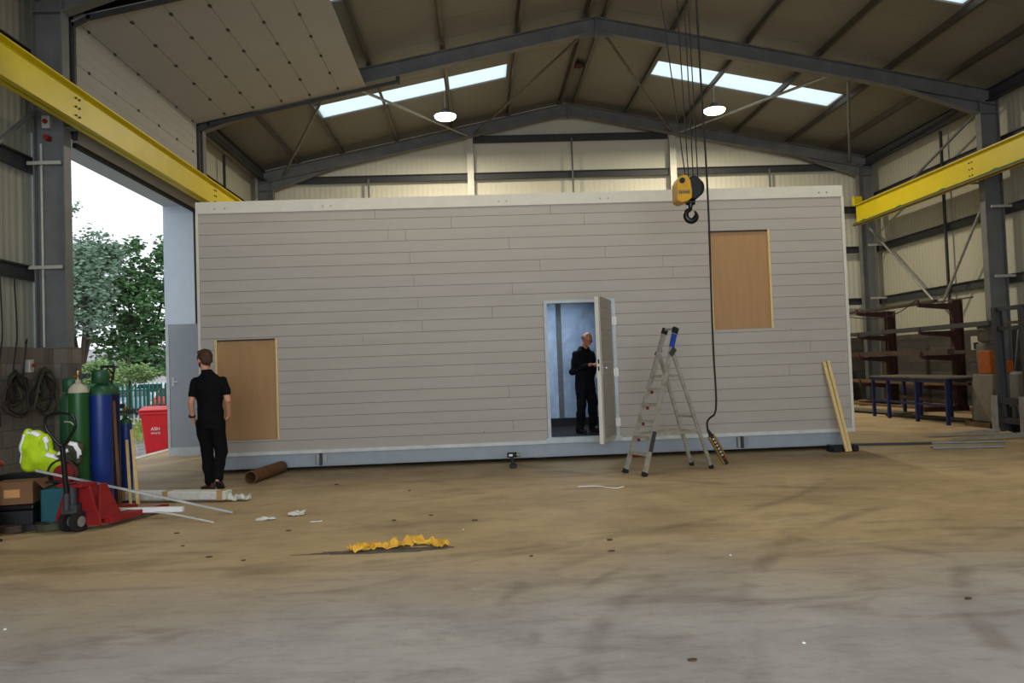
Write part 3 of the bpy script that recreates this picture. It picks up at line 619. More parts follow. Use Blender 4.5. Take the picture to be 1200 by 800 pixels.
# window openings boarded with plywood
for hx0, hx1, hz0, hz1 in holes[:2]:
    P_ = MB(); P_.box((hx0+.03, CY0+.035, hz0), (hx1-.03, CY0+.05, hz1)); pl = P_.obj('plywood_panel', 'ply', T)
    f = MB(); f.box((hx0, CY0-.008, hz0), (hx0+.03, CY0+.05, hz1)); f.obj('pine_batten', 'pine', pl); f = MB(); f.box((hx1-.03, CY0-.008, hz0), (hx1, CY0+.05, hz1)); f.obj('pine_batten', 'pine', pl)
    f = MB(); f.box((hx0, CY0+.0, hz1-.02), (hx1, CY0+.034, hz1)); f.obj('head_trim', 'backing', pl)
# doorway
dx0, dx1, dz0, dz1 = holes[2]
b = MB(); y0, y1 = CY0-.03, CY0+.1
b.box((dx0, y0, dz0+.045), (dx0+.05, y1, dz1)); b.box((dx1-.05, y0, dz0+.045), (dx1, y1, dz1)); b.box((dx0+.05, y0, dz1-.045), (dx1-.05, y1, dz1)); b.box((dx0-.03, y0-.01, dz0-.035), (dx1+.03, y1, dz0+.045))
DF = b.obj('door_frame', 'panel_edge', T)
LF = Vector((2.0, CY0-.035, 0)); FE = Vector((1.665, 10.66, 0)); dd = (FE-LF).normalized(); nn = Vector((dd.y, -dd.x, 0))
if nn.x > 0: nn = -nn          # nn points to the inner side (left)
b = MB(); q = [LF, FE, FE+nn*.055, LF+nn*.055]; b.prism([(p.x, p.y, .32) for p in q], (0, 0, 2.06)); LEAF = b.obj('door_leaf', 'clad_trim', T)
o_ = -nn
for k in range(13):
    b = MB(); z = .38+k*.155; b.prism([(p.x, p.y, z) for p in (LF+dd*.08, FE-dd*.05, FE-dd*.05+o_*.01, LF+dd*.08+o_*.01)], (0, 0, .146)); 
    if k == 0: FB = MB()
    FB.v += []; FB.add(b.v, b.f)
FB.obj('leaf_boards', 'clad', LEAF)
for z in (1.34, 1.44):
    b = MB(); e = FE+dd*.001; b.prism([(p.x, p.y, z) for p in (e+nn*.018, e+nn*.04, e+nn*.04+dd*.004, e+nn*.018+dd*.004)], (0, 0, .06)); b.obj('lock_plate', 'black', LEAF)
b = MB(); h0 = FE-dd*.09+o_*.01; b.cyl(tuple(h0+Vector((0, 0, 1.38))), tuple(h0+o_*.05+Vector((0, 0, 1.38))), .012, n=10); b.tube([h0+o_*.05+Vector((0, 0, 1.38)), h0+o_*.05-dd*.12+Vector((0, 0, 1.38))], .011, 10)
b.bar(h0+Vector((0, 0, 1.28)), h0+Vector((0, 0, 1.44)), .05, .008, dd); b.obj('handle', 'chrome', LEAF)
for z in (.55, 1.30, 2.08):
    b = MB(); b.cyl((2.035, CY0-.055, z-.07), (2.035, CY0-.055, z+.07), .016, n=12); b.box((2.0, CY0-.05, z-.06), (2.07, CY0-.03, z+.06)); b.obj('hinge', 'white', LEAF)
tl = thing('added_fill_lamp', 'added unseen batten lamp lighting the inside of the module', 'lamp', (1.2, 12.6, 2.62))  # lamp added out of view to brighten the module lining
b = MB(); b.box((.7, 12.56, 2.64), (1.9, 12.64, 2.7)); b.obj('housing', 'white', tl)
b = MB(); b.cyl((.72, 12.6, 2.62), (1.88, 12.6, 2.62), .018, n=12); b.obj('tube', emis('fill_tube', (.75, .88, 1, 1), 6), tl)
area('added_fill_glow', (1.3, 12.7, 2.58), (0, 0, 0), 1.4, .1, 26, (.68, .84, 1.0))

# grey leaf standing by the doorway
T = thing('steel_door_leaf', 'plain grey steel door leaf standing upright behind the man in black', 'door', (-5.4, 14.6, 0))
b = MB(); b.box((-5.815, 14.6, .165), (-4.975, 14.65, 2.455)); b.obj('leaf', 'panel_grey', T)
b = MB(); b.box((-5.87, 14.595, 0), (-5.82, 14.655, 2.46)); b.box((-5.82, 14.596, 0), (-4.97, 14.654, .16)); b.box((-4.97, 14.595, 0), (-4.93, 14.655, 2.46)); b.obj('edge_frame', 'panel_edge', T)
b = MB(); b.box((-5.77, 14.59, 1.30), (-5.73, 14.6, 1.46)); b.cyl((-5.75, 14.60, 1.38), (-5.75, 14.55, 1.38), .012, n=10); b.tube([(-5.75, 14.55, 1.38), (-5.64, 14.55, 1.38)], .01, 8); b.obj('handle', 'chrome', T)

# ------------------------------------------------------------ platform stepladder
ax = Vector((cos(radians(24)), sin(radians(24)), 0)); wd = Vector((ax.y, -ax.x, 0))
O = Vector((1.92, 9.83, 0))
T = thing('stepladder', 'tall aluminium platform stepladder standing open in front of the module', 'ladder', tuple(O))
def lp(a, w, z): return O+ax*a+wd*w+Vector((0, 0, z))
TOPA, TOPZ = .66, 1.86
fa = lambda z: TOPA*z/TOPZ
fw_ = lambda z: .21-.10*z/TOPZ           # front stiles taper in toward the top
for sg, nm in ((-1, 'far'), (1, 'near')):
    b = MB(); b.bar(lp(0, sg*fw_(0), .02), lp(TOPA, sg*fw_(TOPZ), TOPZ), .028, .062, wd); st = b.obj('stile', 'alu', T)
    b = MB(); b.bar(lp(-.012, sg*fw_(0), 0), lp(.012, sg*fw_(0), .05), .036, .075, wd); b.obj('foot', 'rubber', st)
    b = MB(); b.bar(lp(fa(1.80)-.0, sg*fw_(1.8), 1.80), lp(TOPA+.01, sg*fw_(1.86), 1.875), .04, .075, wd); b.obj('end_cap', 'rubber', st)
    if sg > 0:
        b = MB(); b.bar(lp(fa(1.62), sg*fw_(1.62), 1.62), lp(fa(1.79), sg*fw_(1.79), 1.79), .032, .066, wd); b.obj('blue_sticker', 'sticker_blue', st)
        b = MB(); b.bar(lp(fa(.30), sg*fw_(.3), .30), lp(fa(.55), sg*fw_(.55), .55), .031, .064, wd); b.obj('worn_patch', 'dark_steel', st)
    ra, rz = fa(1.55)+.02, 1.55
    b = MB(); b.bar(lp(1.08, sg*.20, .02), lp(ra, sg*.145, rz), .026, .045, wd); rl = b.obj('rear_leg', 'alu', T)
    b = MB(); b.bar(lp(1.09, sg*.20, 0), lp(1.075, sg*.20, .05), .034, .055, wd); b.obj('foot', 'rubber', rl)
    b = MB(); b.bar(lp(fa(.50)+.02, sg*fw_(.5), .50), lp(1.08-.53*.5/1.55*.97, sg*.19, .52), .012, .03, wd); b.obj('spreader_bar', 'alu', T)
    b = MB(); b.bar(lp(fa(1.5), sg*.15, 1.52), lp(ra+.03, sg*.15, 1.60), .035, .06, wd); b.obj('hinge_plate', 'dark_steel', T)
for k in range(5):
    z = .245+k*.205; w = fw_(z)-.012
    b = MB(); b.box((0, 0, 0), (.085, 1, .028)); vs = [lp(fa(z)-.035+v.x, (v.y*2-1)*w, z+v.z) for v in b.v]; b.v = vs; tr = b.obj('tread', 'alu', T)
    b = MB(); b.bar(lp(fa(z)+.04, -w, z-.03), lp(fa(z)+.04, -w+.02, z-.03), .03, .04, ax)
    lab(b.obj('tread_bracket', 'red', tr), 'small red bracket')
b = MB(); b.box((0, 0, 0), (.27, 1, .022)); b.v = [lp(fa(1.23)-.05+v.x, (v.y*2-1)*(fw_(1.23)-.01), 1.23+v.z) for v in b.v]
for k in range(6):
    q = MB(); q.box((0, 0, .0), (.012, 1, .03)); q.v = [lp(fa(1.23)-.03+k*.045+v.x, (v.y*2-1)*(fw_(1.23)-.01), 1.23+v.z) for v in q.v]; b.add(q.v, q.f)
b.obj('platform', 'alu', T)
b = MB(); b.bar(lp(TOPA, -.115, 1.86), lp(TOPA, .115, 1.86), .045, .03, ax); b.obj('top_rail', 'galv', T)
for z in (.10, .50, .70):
    a = 1.08-(1.08-fa(1.55)-.02)*z/1.55; b = MB(); b.bar(lp(a, -.195, z), lp(a, .195, z), .018, .028, ax); b.obj('rear_crossbar', 'alu', T)

# ------------------------------------------------------------ drill, battens, rag, scraps in front of the module
T = thing('cordless_drill', 'black cordless drill standing on the floor before the module', 'drill', (.40, 11.0, 0))
b = MB(); b.box((.355, 10.94, 0), (.455, 11.02, .055)); b.obj('battery', 'black', T, bevel=.008)
b = MB(); b.bar((.405, 10.98, .05), (.39, 10.98, .16), .045, .05, (0, 1, 0)); b.obj('handle', 'black', T, bevel=.01)
b = MB(); b.cyl((.325, 10.98, .185), (.46, 10.98, .185), .036, n=16); b.obj('body', 'black', T)
b = MB(); b.lathe([(.032, 0), (.03, .03), (.018, .055)], (.46, 10.98, .185), 16, axis=(1, 0, 0)); b.obj('chuck', 'galv', T)
b = MB(); b.cyl((.51, 10.98, .185), (.60, 10.98, .185), .006, n=8); b.obj('bit', 'galv', T)
b = MB(); b.box((.35, 10.941, .17), (.40, 10.9435, .20)); b.obj('white_label', 'white', T)
for k, (x0, xt, y0) in enumerate(((5.34, 5.235, 11.16), (5.40, 5.30, 11.18))):
    b = MB(); b.bar((x0, y0, 0.012), (xt, 11.552, 1.34-.0*k+(.02 if k else 0)), .045, .03, (1, 0, 0))
    tag(b.obj('timber_batten', 'pine'), 'pale timber batten leaning on the right end of the module, %s of the pair' % ['left', 'right'][k], 'timber batten', 'leaning timber battens')
def crumple(name, path, width, h, m, seed, nseg=60, nw=10, thick=0):
    random.seed(seed); P = [Vector(p) for p in path]; b = MB(); vs = []
    L_ = [0]
    for a, c_ in zip(P, P[1:]): L_.append(L_[-1]+(c_-a).length)
    for i in range(nseg+1):
        t = L_[-1]*i/nseg; k = 0
        while k < len(P)-2 and L_[k+1] < t: k += 1
        q = P[k].lerp(P[k+1], (t-L_[k])/(L_[k+1]-L_[k])); d = (P[k+1]-P[k]).normalized(); u = Vector((-d.y, d.x, 0))
        w = width*(.55+.55*abs(noise.noise(Vector((t*4, seed, 0)))+.4))
        for j in range(nw+1):
            s_ = (j/nw-.5); z = h*(.15+1.3*abs(noise.noise(Vector((t*9+seed, s_*3.2, seed*2)))))*(1.1-1.4*abs(s_))+h*.5*max(0, noise.noise(Vector((t*22, s_*7, seed))))
            vs.append(q+u*(s_*w)+Vector((noise.noise(Vector((t*15, s_*6, 3+seed)))*.03, noise.noise(Vector((t*15, s_*6, 9+seed)))*.03, max(.004, z))))
    n = nw+1; b.add(vs, [(i*n+j, i*n+j+1, (i+1)*n+j+1, (i+1)*n+j) for i in range(nseg) for j in range(nw)])
    o = b.obj(name, m); sd = o.modifiers.new('t', 'SOLIDIFY'); sd.thickness = .004; return o
tag(crumple('yellow_rag', [(-1.10, 6.28, 0), (-.95, 6.40, 0), (-.78, 6.36, 0), (-.62, 6.44, 0), (-.45, 6.42, 0), (-.34, 6.30, 0)], .17, .085, 'rag', 5), 'crumpled yellow cloth lying on the open concrete floor', 'rag')
b = MB(); vs = []
for k in range(40):
    a = 2*pi*k/40; vs.append((-.86+(.55+.35*noise.noise(Vector((cos(a)*4, sin(a)*4, 1))))*cos(a), 6.27+.075*(1+.5*noise.noise(Vector((cos(a)*3, sin(a)*3, 5))))*sin(a), .0035))
b.prism([(v[0], v[1], .001) for v in vs], (0, 0, .003)); tag(b.obj('dust_and_shade', 'dust'), 'dark dust with painted shadow under the yellow cloth', 'dust', kind='stuff')  # dust patch with the cloth's shadow put into its dark colour
tag(crumple('plastic_wrap', [(-2.02, 8.02, 0), (-1.86, 8.02, 0)], .16, .07, 'film', 11, 16, 8), 'crumpled clear plastic wrap, larger scrap on the floor right of the wrapped trims', 'plastic wrap')
tag(crumple('plastic_wrap', [(-2.30, 7.82, 0), (-2.12, 7.86, 0)], .09, .03, 'film', 13, 12, 6), 'flat clear plastic scrap, smaller one nearer the pallet truck', 'plastic wrap')
tag(crumple('cable_tie_scrap', [(-1.70, 7.6, 0), (-1.60, 7.6, 0)], .03, .03, 'white', 17, 8, 4), 'tiny white and black scrap on the floor behind the yellow cloth', 'scrap')
random.seed(21)
chips = [((230, 607), 'right of the bent pale strip'), ((207, 625), 'left of the wrapped film scrap, near the pallet truck'), ((245, 653), 'down left of the yellow cloth'), ((285, 657), 'between the yellow cloth and the left corner'),
 ((462, 610), 'just above the middle of the yellow cloth'), ((505, 604), 'above the right end of the yellow cloth'), ((556, 610), 'a little below the cordless drill'), ((714, 633), 'in the open, below the stepladder, upper of two'),
 ((716, 646), 'in the open, below the stepladder, lower of two'), ((623, 652), 'right of the yellow cloth, level with its lower edge'), ((1134, 702), 'alone near the lower right corner'), ((812, 774), 'near the bottom edge right of the middle'),
 ((214, 640), 'below left of the long white trims'), ((338, 622), 'left of the yellow cloth, near the plastic wrap'), ((480, 575), 'nearest the module wall, left of the drill'), ((395, 568), 'close to the module wall beyond the brown pipe')]
for i, ((x, y), lb) in enumerate(chips):
    p = fl(x, y); s_ = random.uniform(.008, .016); b = MB(); n = 7; aa = random.uniform(0, 3)
    P = [(p.x+cos(2*pi*k/n+aa)*s_*random.uniform(1.1, 2.6), p.y+sin(2*pi*k/n+aa)*s_*random.uniform(.7, 1.2), .0015) for k in range(n)]; b.prism(P, (0, 0, .006+s_*.2))
    tag(b.obj('debris_chip', 'scrap'), 'small dark chip on the floor, '+lb, 'debris', 'scattered floor chips')
for i, ((x, y), lb) in enumerate([((856, 651), 'right of the middle, in the tan dust'), ((6, 738), 'at the left edge in the foreground'), ((543, 621), 'between the yellow cloth and the drill'), ((942, 754), 'near the bottom edge on the right')]):
    p = fl(x, y); b = MB(); b.lathe([(.004, 0), (.012, .004), (.004, .01)], p, 8); tag(b.obj('bright_fragment', 'white'), 'tiny bright fragment on the floor, '+lb, 'debris', 'bright floor fragments')
b = MB(); b.tube([fl(677, 570, .006), fl(700, 569, .008), fl(712, 571, .006), fl(722, 572, .006), fl(731, 570, .01)], .006, 6, smooth=2); tag(b.obj('string_scrap', 'white'), 'short length of thin white string on the floor near the ladder', 'string')
b = MB(); b.cyl((-3.13, 10.45, .088), (-2.99, 11.5, .088), .086, n=28, caps=False); b.cyl((-3.13, 10.45, .088), (-2.99, 11.5, .088), .074, n=28, caps=False)
P0, P1 = Vector((-3.13, 10.45, .088)), Vector((-2.99, 11.5, .088)); u, v = perp(P1-P0)
for P in (P0, P1):
    vs = []
    for k in range(28): a = 2*pi*k/28; vs += [P+u*cos(a)*.086+v*sin(a)*.086, P+u*cos(a)*.074+v*sin(a)*.074]
    b.add(vs, [(2*k, 2*k+1, (2*k+3) % 56, (2*k+2) % 56) for k in range(28)])
o = b.obj('pipe', 'tube_brown', fix=False); tag(o, 'brown hollow pipe lying on the floor beside the walking man', 'pipe')
# steel bars and screed on the floor at the right end
b = MB(); b.bar((5.72, 11.95, .02), (6.95, 11.72, .02), .05, .03, (0, 1, 0)); tag(b.obj('dark_bar', 'dark_steel'), 'dark flat bar lying on the floor beyond the right end of the module', 'steel bar')
b = MB(); b.box((5.15, 11.25, 0), (5.55, 11.42, .09)); b.cyl((5.2, 11.2, .05), (5.2, 11.46, .05), .045, n=14); b.cyl((5.5, 11.2, .05), (5.5, 11.46, .05), .045, n=14); tag(b.obj('moving_skate', 'black'), 'small black roller skate under the right end of the module', 'roller skate')

# ------------------------------------------------------------ pallet truck
PT = Vector((-3.99, 7.72, 0)); f_ = Vector((.27, .96, 0)).normalized(); r_ = Vector((f_.y, -f_.x, 0))
T = thing('pallet_truck', 'red hand pallet truck with black loop handle parked beside the gas cylinders', 'pallet truck', tuple(PT))
def pp(a, w, z): return PT+f_*a+r_*w+Vector((0, 0, z))
for sg in (-1, 1):
    tip = .98
    b = MB(); q = [(.18, .20), (tip, .20), (tip+.04, .185), (tip+.04, .13), (.18, .15)]
    b.prism([pp(a, sg*.2-.08, z) for a, z in ((.12, .045), (.12, .11), (tip-.1, .095), (tip, .08), (tip, .045))], r_*.16); fk = b.obj('fork', 'red', T, bevel=.004)
    b = MB(); b.cyl(pp(tip-.13, sg*.2-.04, .045), pp(tip-.13, sg*.2+.04, .045), .04, n=16); b.obj('load_roller', 'rubber', fk)
b = MB()
for w_ in (-.13, .11, .235): b.prism([pp(q_[0], w_-(.0 if w_ < .2 else .0), q_[1]) for q_ in ((.0, .12), (.26, .04), (.30, .11), (.10, .45), (.02, .45))], r_*.02)
b.prism([pp(-.0+.0, q_[0], q_[1]) for q_ in ((-.13, .45), (.13, .45), (.255, .12), (.255, .05), (-.255, .05), (-.255, .12))], f_*.03)
b.prism([pp(q_[0], -.14, q_[1]) for q_ in ((-.10, .43), (.12, .43), (.10, .46), (-.10, .46))], r_*.28)
b.prism([pp(q_[0], -.26, q_[1]) for q_ in ((.10, .05), (.16, .05), (.16, .12), (.10, .12))], r_*.52)
b.obj('frame', 'red', T, bevel=.004)
b = MB(); b.cyl(pp(-.06, 0, .2), pp(-.06, 0, .46), .045, n=16); b.box(tuple(pp(-.06, 0, .18)-Vector((.07, .06, 0))), tuple(pp(-.06, 0, .27)+Vector((.07, .06, 0)))); b.cyl(pp(-.13, 0, .22), pp(-.13, 0, .38), .03, n=12); b.obj('hydraulic_pump', 'dark_steel', T)
for w in (-.075, .045):
    b = MB(); b.cyl(pp(-.06, w-.0, .1), pp(-.06, w+.055, .1), .1, n=28); wh = b.obj('steer_wheel', 'rubber', T, bevel=.008)
    b = MB(); b.cyl(pp(-.06, w-.004, .1), pp(-.06, w+.059, .1), .05, n=20); b.obj('wheel_hub', 'galv', wh)
hb = pp(-.12, 0, .3); ht = pp(-.20, -.0, 1.16)
b = MB(); b.tube([hb, hb+(ht-hb)*.62], .024, 12); b.obj('handle_shaft', 'black_gloss', T)
b = MB(); c_ = hb+(ht-hb)*.62; hr = Vector((1, 0, 0)); hu = (ht-hb).normalized(); H_ = (ht-hb).length*.38
loop = [(0, 0), (.03, .02), (.085, .09), (.145, .17), (.145, .26), (.11, .30), (0, .315), (-.11, .30), (-.145, .26), (-.145, .17), (-.085, .09), (-.03, .02), (0, 0)]
b.tube([c_+hr*x*.97+hu*y*(H_/.315) for x, y in loop], .014, 10, smooth=2); b.obj('handle_loop', 'black_gloss', T)
b = MB(); b.tube([c_+hr*.04+hu*.24, c_+hr*.10+hu*.235, c_+hr*.13+hu*.2], .009, 8, smooth=1); b.obj('release_lever', 'galv', T)

# ------------------------------------------------------------ gas cylinders
def cylinder(x, y, r, h, m, ms, label, guard=None, m2=None):
    T = thing('gas_cylinder', label, 'gas cylinder', (x, y, 0), group=None)
    b = MB(); b.lathe([(r*.92, 0), (r, .02), (r, h-r*1.1)], (x, y, 0), 32); b.obj('body', m, T)
    prof = [(r*1.003, h-r*1.1)]+[(r*cos(a)*1.0+.0 if cos(a) > .28 else r*.28, h-r*1.1+r*1.1*sin(a)) for a in [k*pi/2/7 for k in range(1, 7)]]+[(r*.28, h+.03)]
    b = MB(); b.lathe(prof, (x, y, 0), 32); b.obj('shoulder', ms, T)
    b = MB(); b.cyl((x, y, h+.02), (x, y, h+.11), .018, n=12); b.cyl((x-.04, y, h+.07), (x+.05, y, h+.07), .014, n=10); b.cyl((x, y, h+.11), (x, y, h+.13), .034, n=16); b.obj('valve', 'brass', T)
    if guard == 'cap':
        b = MB(); b.lathe([(.07, 0), (.085, .01), (.085, .13), (.075, .15), (.06, .15), (.06, .02)], (x, y, h-.0), 24); b.obj('valve_guard', 'dgreen', T)
    if guard == 'handle':
        b = MB()
        for s_ in (-1, 1): b.tube([(x+s_*.03, y, h), (x+s_*.055, y, h+.07), (x+s_*.075, y, h+.19)], .013, 8)
        b.tube([(x-.075, y, h+.19), (x+.075, y, h+.19)], .014, 8); b.tube([(x-.05, y, h+.11), (x, y, h+.17), (x+.05, y, h+.11)], .01, 8); b.obj('valve_guard', 'black', T)
    if guard == 'regulator':
        b = MB(); b.cyl((x+.05, y-.01, h+.07), (x+.05, y-.05, h+.07), .03, n=16); b.cyl((x+.10, y, h+.04), (x+.10, y, h+.10), .022, n=12); b.cyl((x-.02, y-.02, h+.14), (x-.02, y-.05, h+.14), .03, n=16); b.obj('regulator', 'dark_steel', T)
    return T
cylinder(-4.36, 8.50, .10, 1.44, 'green_cyl', 'cream', 'green gas cylinder with cream shoulder and regulator behind the pallet truck handle', 'regulator')
cylinder(-4.225, 8.70, .115, 1.42, 'blue_cyl', 'dgreen', 'blue gas cylinder with green shoulder and round valve cap, nearest the green one', 'cap')
cylinder(-4.27, 8.98, .115, 1.42, 'navy', 'dgreen', 'darker blue gas cylinder with black carrying handle on top', 'handle')
cylinder(-4.285, 9.42, .07, 1.0, 'blue_cyl', 'dgreen', 'small slim blue gas cylinder standing at the doorway end of the group', 'regulator')
cylinder(-4.66, 8.92, .115, 1.34, 'dgreen', 'dgreen', 'dark green gas cylinder at the back of the group by the block wall', 'cap')
for k, (p0, p1, w) in enumerate((((-4.04, 8.72, 0.02), (-4.13, 8.80, 1.22), .03), ((-3.98, 9.02, .02), (-4.17, 9.32, .86), .035), ((-4.08, 9.06, .02), (-4.22, 9.30, .74), .03))):
    b = MB(); b.bar(p0, p1, w, .015, (1, 0, 0)); tag(b.obj('timber_lath', 'pine' if k else 'tube_brown'), ['long thin brown lath leaning against the blue gas cylinders', 'pale timber lath leaning against the slim blue cylinder, rightmost', 'pale timber lath leaning between the dark blue and slim cylinders'][k], 'timber lath')

# ------------------------------------------------------------ trims and bars on the floor by the pallet truck
T = thing('wrapped_trim_bundle', 'long plastic wrapped trim bundle with brown tape lying across the floor', 'trim bundle', (-3.6, 9.2, 0))
b = MB(); b.bar((-4.75, 9.46, .08), (-2.98, 9.10, .08), .16, .10, (0, 1, 0)); b.obj('profiles', 'plastic_white', T, bevel=.012)
for t in (.28, .58, .96):
    q = Vector((-4.75, 9.46, .08)).lerp(Vector((-2.98, 9.10, .08)), t); d = Vector((1.77, -.36, 0)).normalized(); b = MB(); b.bar(q-d*.035, q+d*.035, .168, .108, (0, 1, 0)); b.obj('tape_band', 'tape', T)
o = crumple('loose_film', [(-2.98, 9.12, 0), (-2.74, 9.08, 0)], .2, .14, 'film', 31, 14, 10); tag(o, 'frayed clear film gathered at the free end of the wrapped trim bundle', 'plastic film')
b = MB(); p0, p1 = fl(273, 600, .012), at(42, 551, 7.9); b.bar(p0, p1, .022, .022, (0, 0, 1)); tag(b.obj('steel_angle', 'galv'), 'long thin steel bar sloping from the box pile down to the floor', 'steel bar')
b = MB(); p0 = fl(137, 598, .09); p1 = fl(215, 596, .09); b.bar(p0, p1, .05, .05, (0, 0, 1)); tag(b.obj('white_channel', 'white'), 'short bright white channel resting across the pallet truck', 'channel')
b = MB(); p0 = fl(132, 598, .05); p1 = fl(250, 612, .006); b.tube([p0, (p0+p1)/2+Vector((0, 0, .05)), p1], .011, 6, smooth=2); tag(b.obj('pale_strip', 'plastic_white'), 'bent pale strip trailing from the pallet truck to the floor', 'strip')
for k, (a, c_) in enumerate((((20, 603), (128, 597)), ((70, 612), (135, 606)))):
    b = MB(); b.bar(fl(*a, .02), fl(*c_, .02), .06 if k == 0 else .03, .015, (0, 1, 0)); tag(b.obj('white_board', 'plastic_white'), ['flat white board lying behind the pallet truck wheels', 'narrow pale strip lying under the pallet truck'][k], 'board')

# ------------------------------------------------------------ pile of gear by the left block wall
def rbox(name, m, c, s_, rz=0, tilt=0, parent=None, bevel=.01, world=True):
    b = MB(); b.box((-s_[0]/2, -s_[1]/2, 0), (s_[0]/2, s_[1]/2, s_[2])); R_ = Matrix.Rotation(rz, 3, 'Z') @ Matrix.Rotation(tilt, 3, 'Y'); b.v = [R_ @ v+Vector(c) for v in b.v]
    return b.obj(name, m, parent, bevel=bevel)
T = thing('toolbox', 'black plastic toolbox on the floor under the brown cardboard box', 'toolbox', (-4.68, 7.95, 0))
rbox('case', 'black', (-4.66, 7.93, 0), (.34, .28, .20), .15, parent=T, bevel=.015); rbox('lid', 'black_gloss', (-4.66, 7.93, .205), (.36, .30, .05), .15, parent=T, bevel=.015)
T = thing('cardboard_box', 'brown cardboard box with tan label on top of the black toolbox', 'box', (-4.66, 7.93, .257))
rbox('carton', 'cardboard', (-4.67, 7.93, .262), (.34, .27, .22), .2, .0, parent=T, bevel=.004)
b = MB(); b.box((-.09, -.1425, .07), (.05, -.1405, .15)); R_ = Matrix.Rotation(.2, 3, 'Z'); b.v = [R_ @ v+Vector((-4.66, 7.93, .262)) for v in b.v]; b.obj('label', 'card_label', T)
b = MB(); q = Vector((-4.66, 7.93, .484)); b.prism([q+R_ @ Vector(v) for v in ((.19, -.14, 0), (.19, .14, 0), (.26, .14, -.08), (.26, -.14, -.08))], (0, 0, .004)); b.obj('flap', 'cardboard', T)
T = thing('welding_machine', 'teal welding machine case with red cable reel on top', 'welding machine', (-4.39, 8.05, 0))
rbox('case', 'teal', (-4.335, 8.06, .03), (.24, .34, .36), .1, parent=T, bevel=.02); rbox('base', 'black', (-4.335, 8.06, 0), (.27, .36, .03), .1, parent=T)
b = MB(); b.tube([(-4.45, 7.98, .39), (-4.45, 7.98, .45), (-4.29, 8.0, .45), (-4.29, 8.0, .39)], .012, 8, smooth=1); b.obj('handle', 'black', T)
T = thing('cable_reel', 'red cable reel with dark hoop frame on the teal case', 'cable reel', (-4.35, 8.2, .40))
b = MB(); b.cyl((-4.35, 8.14, .50), (-4.35, 8.26, .50), .10, n=28); b.obj('drum', 'red', T, bevel=.006)
b = MB(); b.tube([(-4.48, 8.12, .40), (-4.50, 8.12, .52), (-4.45, 8.12, .62), (-4.35, 8.12, .66), (-4.24, 8.12, .62), (-4.20, 8.12, .52), (-4.22, 8.12, .40)], .012, 8, smooth=2); b.obj('hoop', 'hose_brown', T)
# hi-vis jackets
def jacket(pts, m, name, label, strips, vox=.012, wr=.03):
    c_ = sum((Vector(p[0]) for p in pts), Vector())/len(pts); T = thing(name, label, 'jacket', (c_.x, c_.y, min(p[0][2]-p[1][2] for p in pts)))
    b = MB()
    for c0_, r0_ in pts: b.ell(c0_, r0_, n=18, m=12)
    o = remesh(b, 'fabric', m, T, vox, 2, wr, 9)
    for st in strips:
        b = MB(); b.tube(st, .022, 8, smooth=2); q = b.obj('reflective_band', 'reflective', T)
    return T
def lay_band(o, pts, w, T, wl):
    # reflective tape lying on the front of the fabric: rays along +Y find the cloth
    V = []; me = o.data; from mathutils.bvhtree import BVHTree
    t = BVHTree.FromPolygons([v.co for v in me.vertices], [tuple(p.vertices) for p in me.polygons]); P_ = []
    for (x0, z0), (x1, z1) in zip(pts, pts[1:]):
        for q in range(10): P_.append((x0+(x1-x0)*q/10, z0+(z1-z0)*q/10))
    P_.append(pts[-1]); b = MB(); vs = []
    for i, (x, z) in enumerate(P_):
        a_, c_ = P_[max(i-1, 0)], P_[min(i+1, len(P_)-1)]; dx_, dz_ = c_[0]-a_[0], c_[1]-a_[1]; l = sqrt(dx_*dx_+dz_*dz_)
        for s_ in (-.5, 0, .5):
            p = Vector((x-dz_/l*w*s_, 0, z+dx_/l*w*s_)); h = t.ray_cast(Vector((p.x, 5, p.z))-wl, Vector((0, 1, 0)))[0]
            if h is None: h = t.find_nearest(Vector((p.x, 8.25, p.z))-wl)[0]
            vs.append(h+wl+Vector((0, -.008, 0)))
    n = len(P_); b.add(vs, [(i*3+j, (i+1)*3+j, (i+1)*3+j+1, i*3+j+1) for i in range(n-1) for j in range(2)], True); q = b.obj('reflective_band', 'reflective', T); sd = q.modifiers.new('t', 'SOLIDIFY'); sd.thickness = .006; sd.offset = 0; return q
def jacket(pts, m, name, label, strips, vox=.012, wr=.028):
    c_ = sum((Vector(p[0]) for p in pts), Vector())/len(pts); T = thing(name, label, 'jacket', (c_.x, c_.y, min(p[0][2]-p[1][2] for p in pts)))
    b = MB()
    for c0_, r0_ in pts: b.ell(c0_, r0_, n=18, m=12)
    o = remesh(b, 'fabric', m, T, vox, 2, wr, 8)
    for st in strips: lay_band(o, st, .035, T, WL[T.name])
    return T
jacket([((-4.80, 8.34, .80), (.075, .09, .18)), ((-4.72, 8.33, .84), (.09, .08, .12)), ((-4.64, 8.34, .78), (.08, .08, .13)), ((-4.72, 8.30, .66), (.14, .10, .15)), ((-4.60, 8.32, .62), (.12, .09, .13)), ((-4.50, 8.32, .58), (.09, .08, .10))], 'hivis', 'high_visibility_jacket',
       'bright yellow high visibility jacket slumped on the pile by the wall', [[(-4.85, .62), (-4.845, .76), (-4.81, .92)], [(-4.78, .945), (-4.71, .93), (-4.66, .90)], [(-4.61, .88), (-4.575, .82), (-4.575, .75)], [(-4.58, .705), (-4.50, .675), (-4.44, .65)]])
jacket([((-4.42, 8.36, .66), (.10, .07, .09)), ((-4.34, 8.35, .74), (.09, .07, .09)), ((-4.30, 8.35, .68), (.06, .06, .10))], 'hose_green', 'dark_work_jacket',
       'dark work jacket with white reflective bands beside the yellow one', [[(-4.50, .70), (-4.42, .715), (-4.36, .735)], [(-4.36, .81), (-4.30, .79), (-4.265, .72), (-4.265, .64)]])
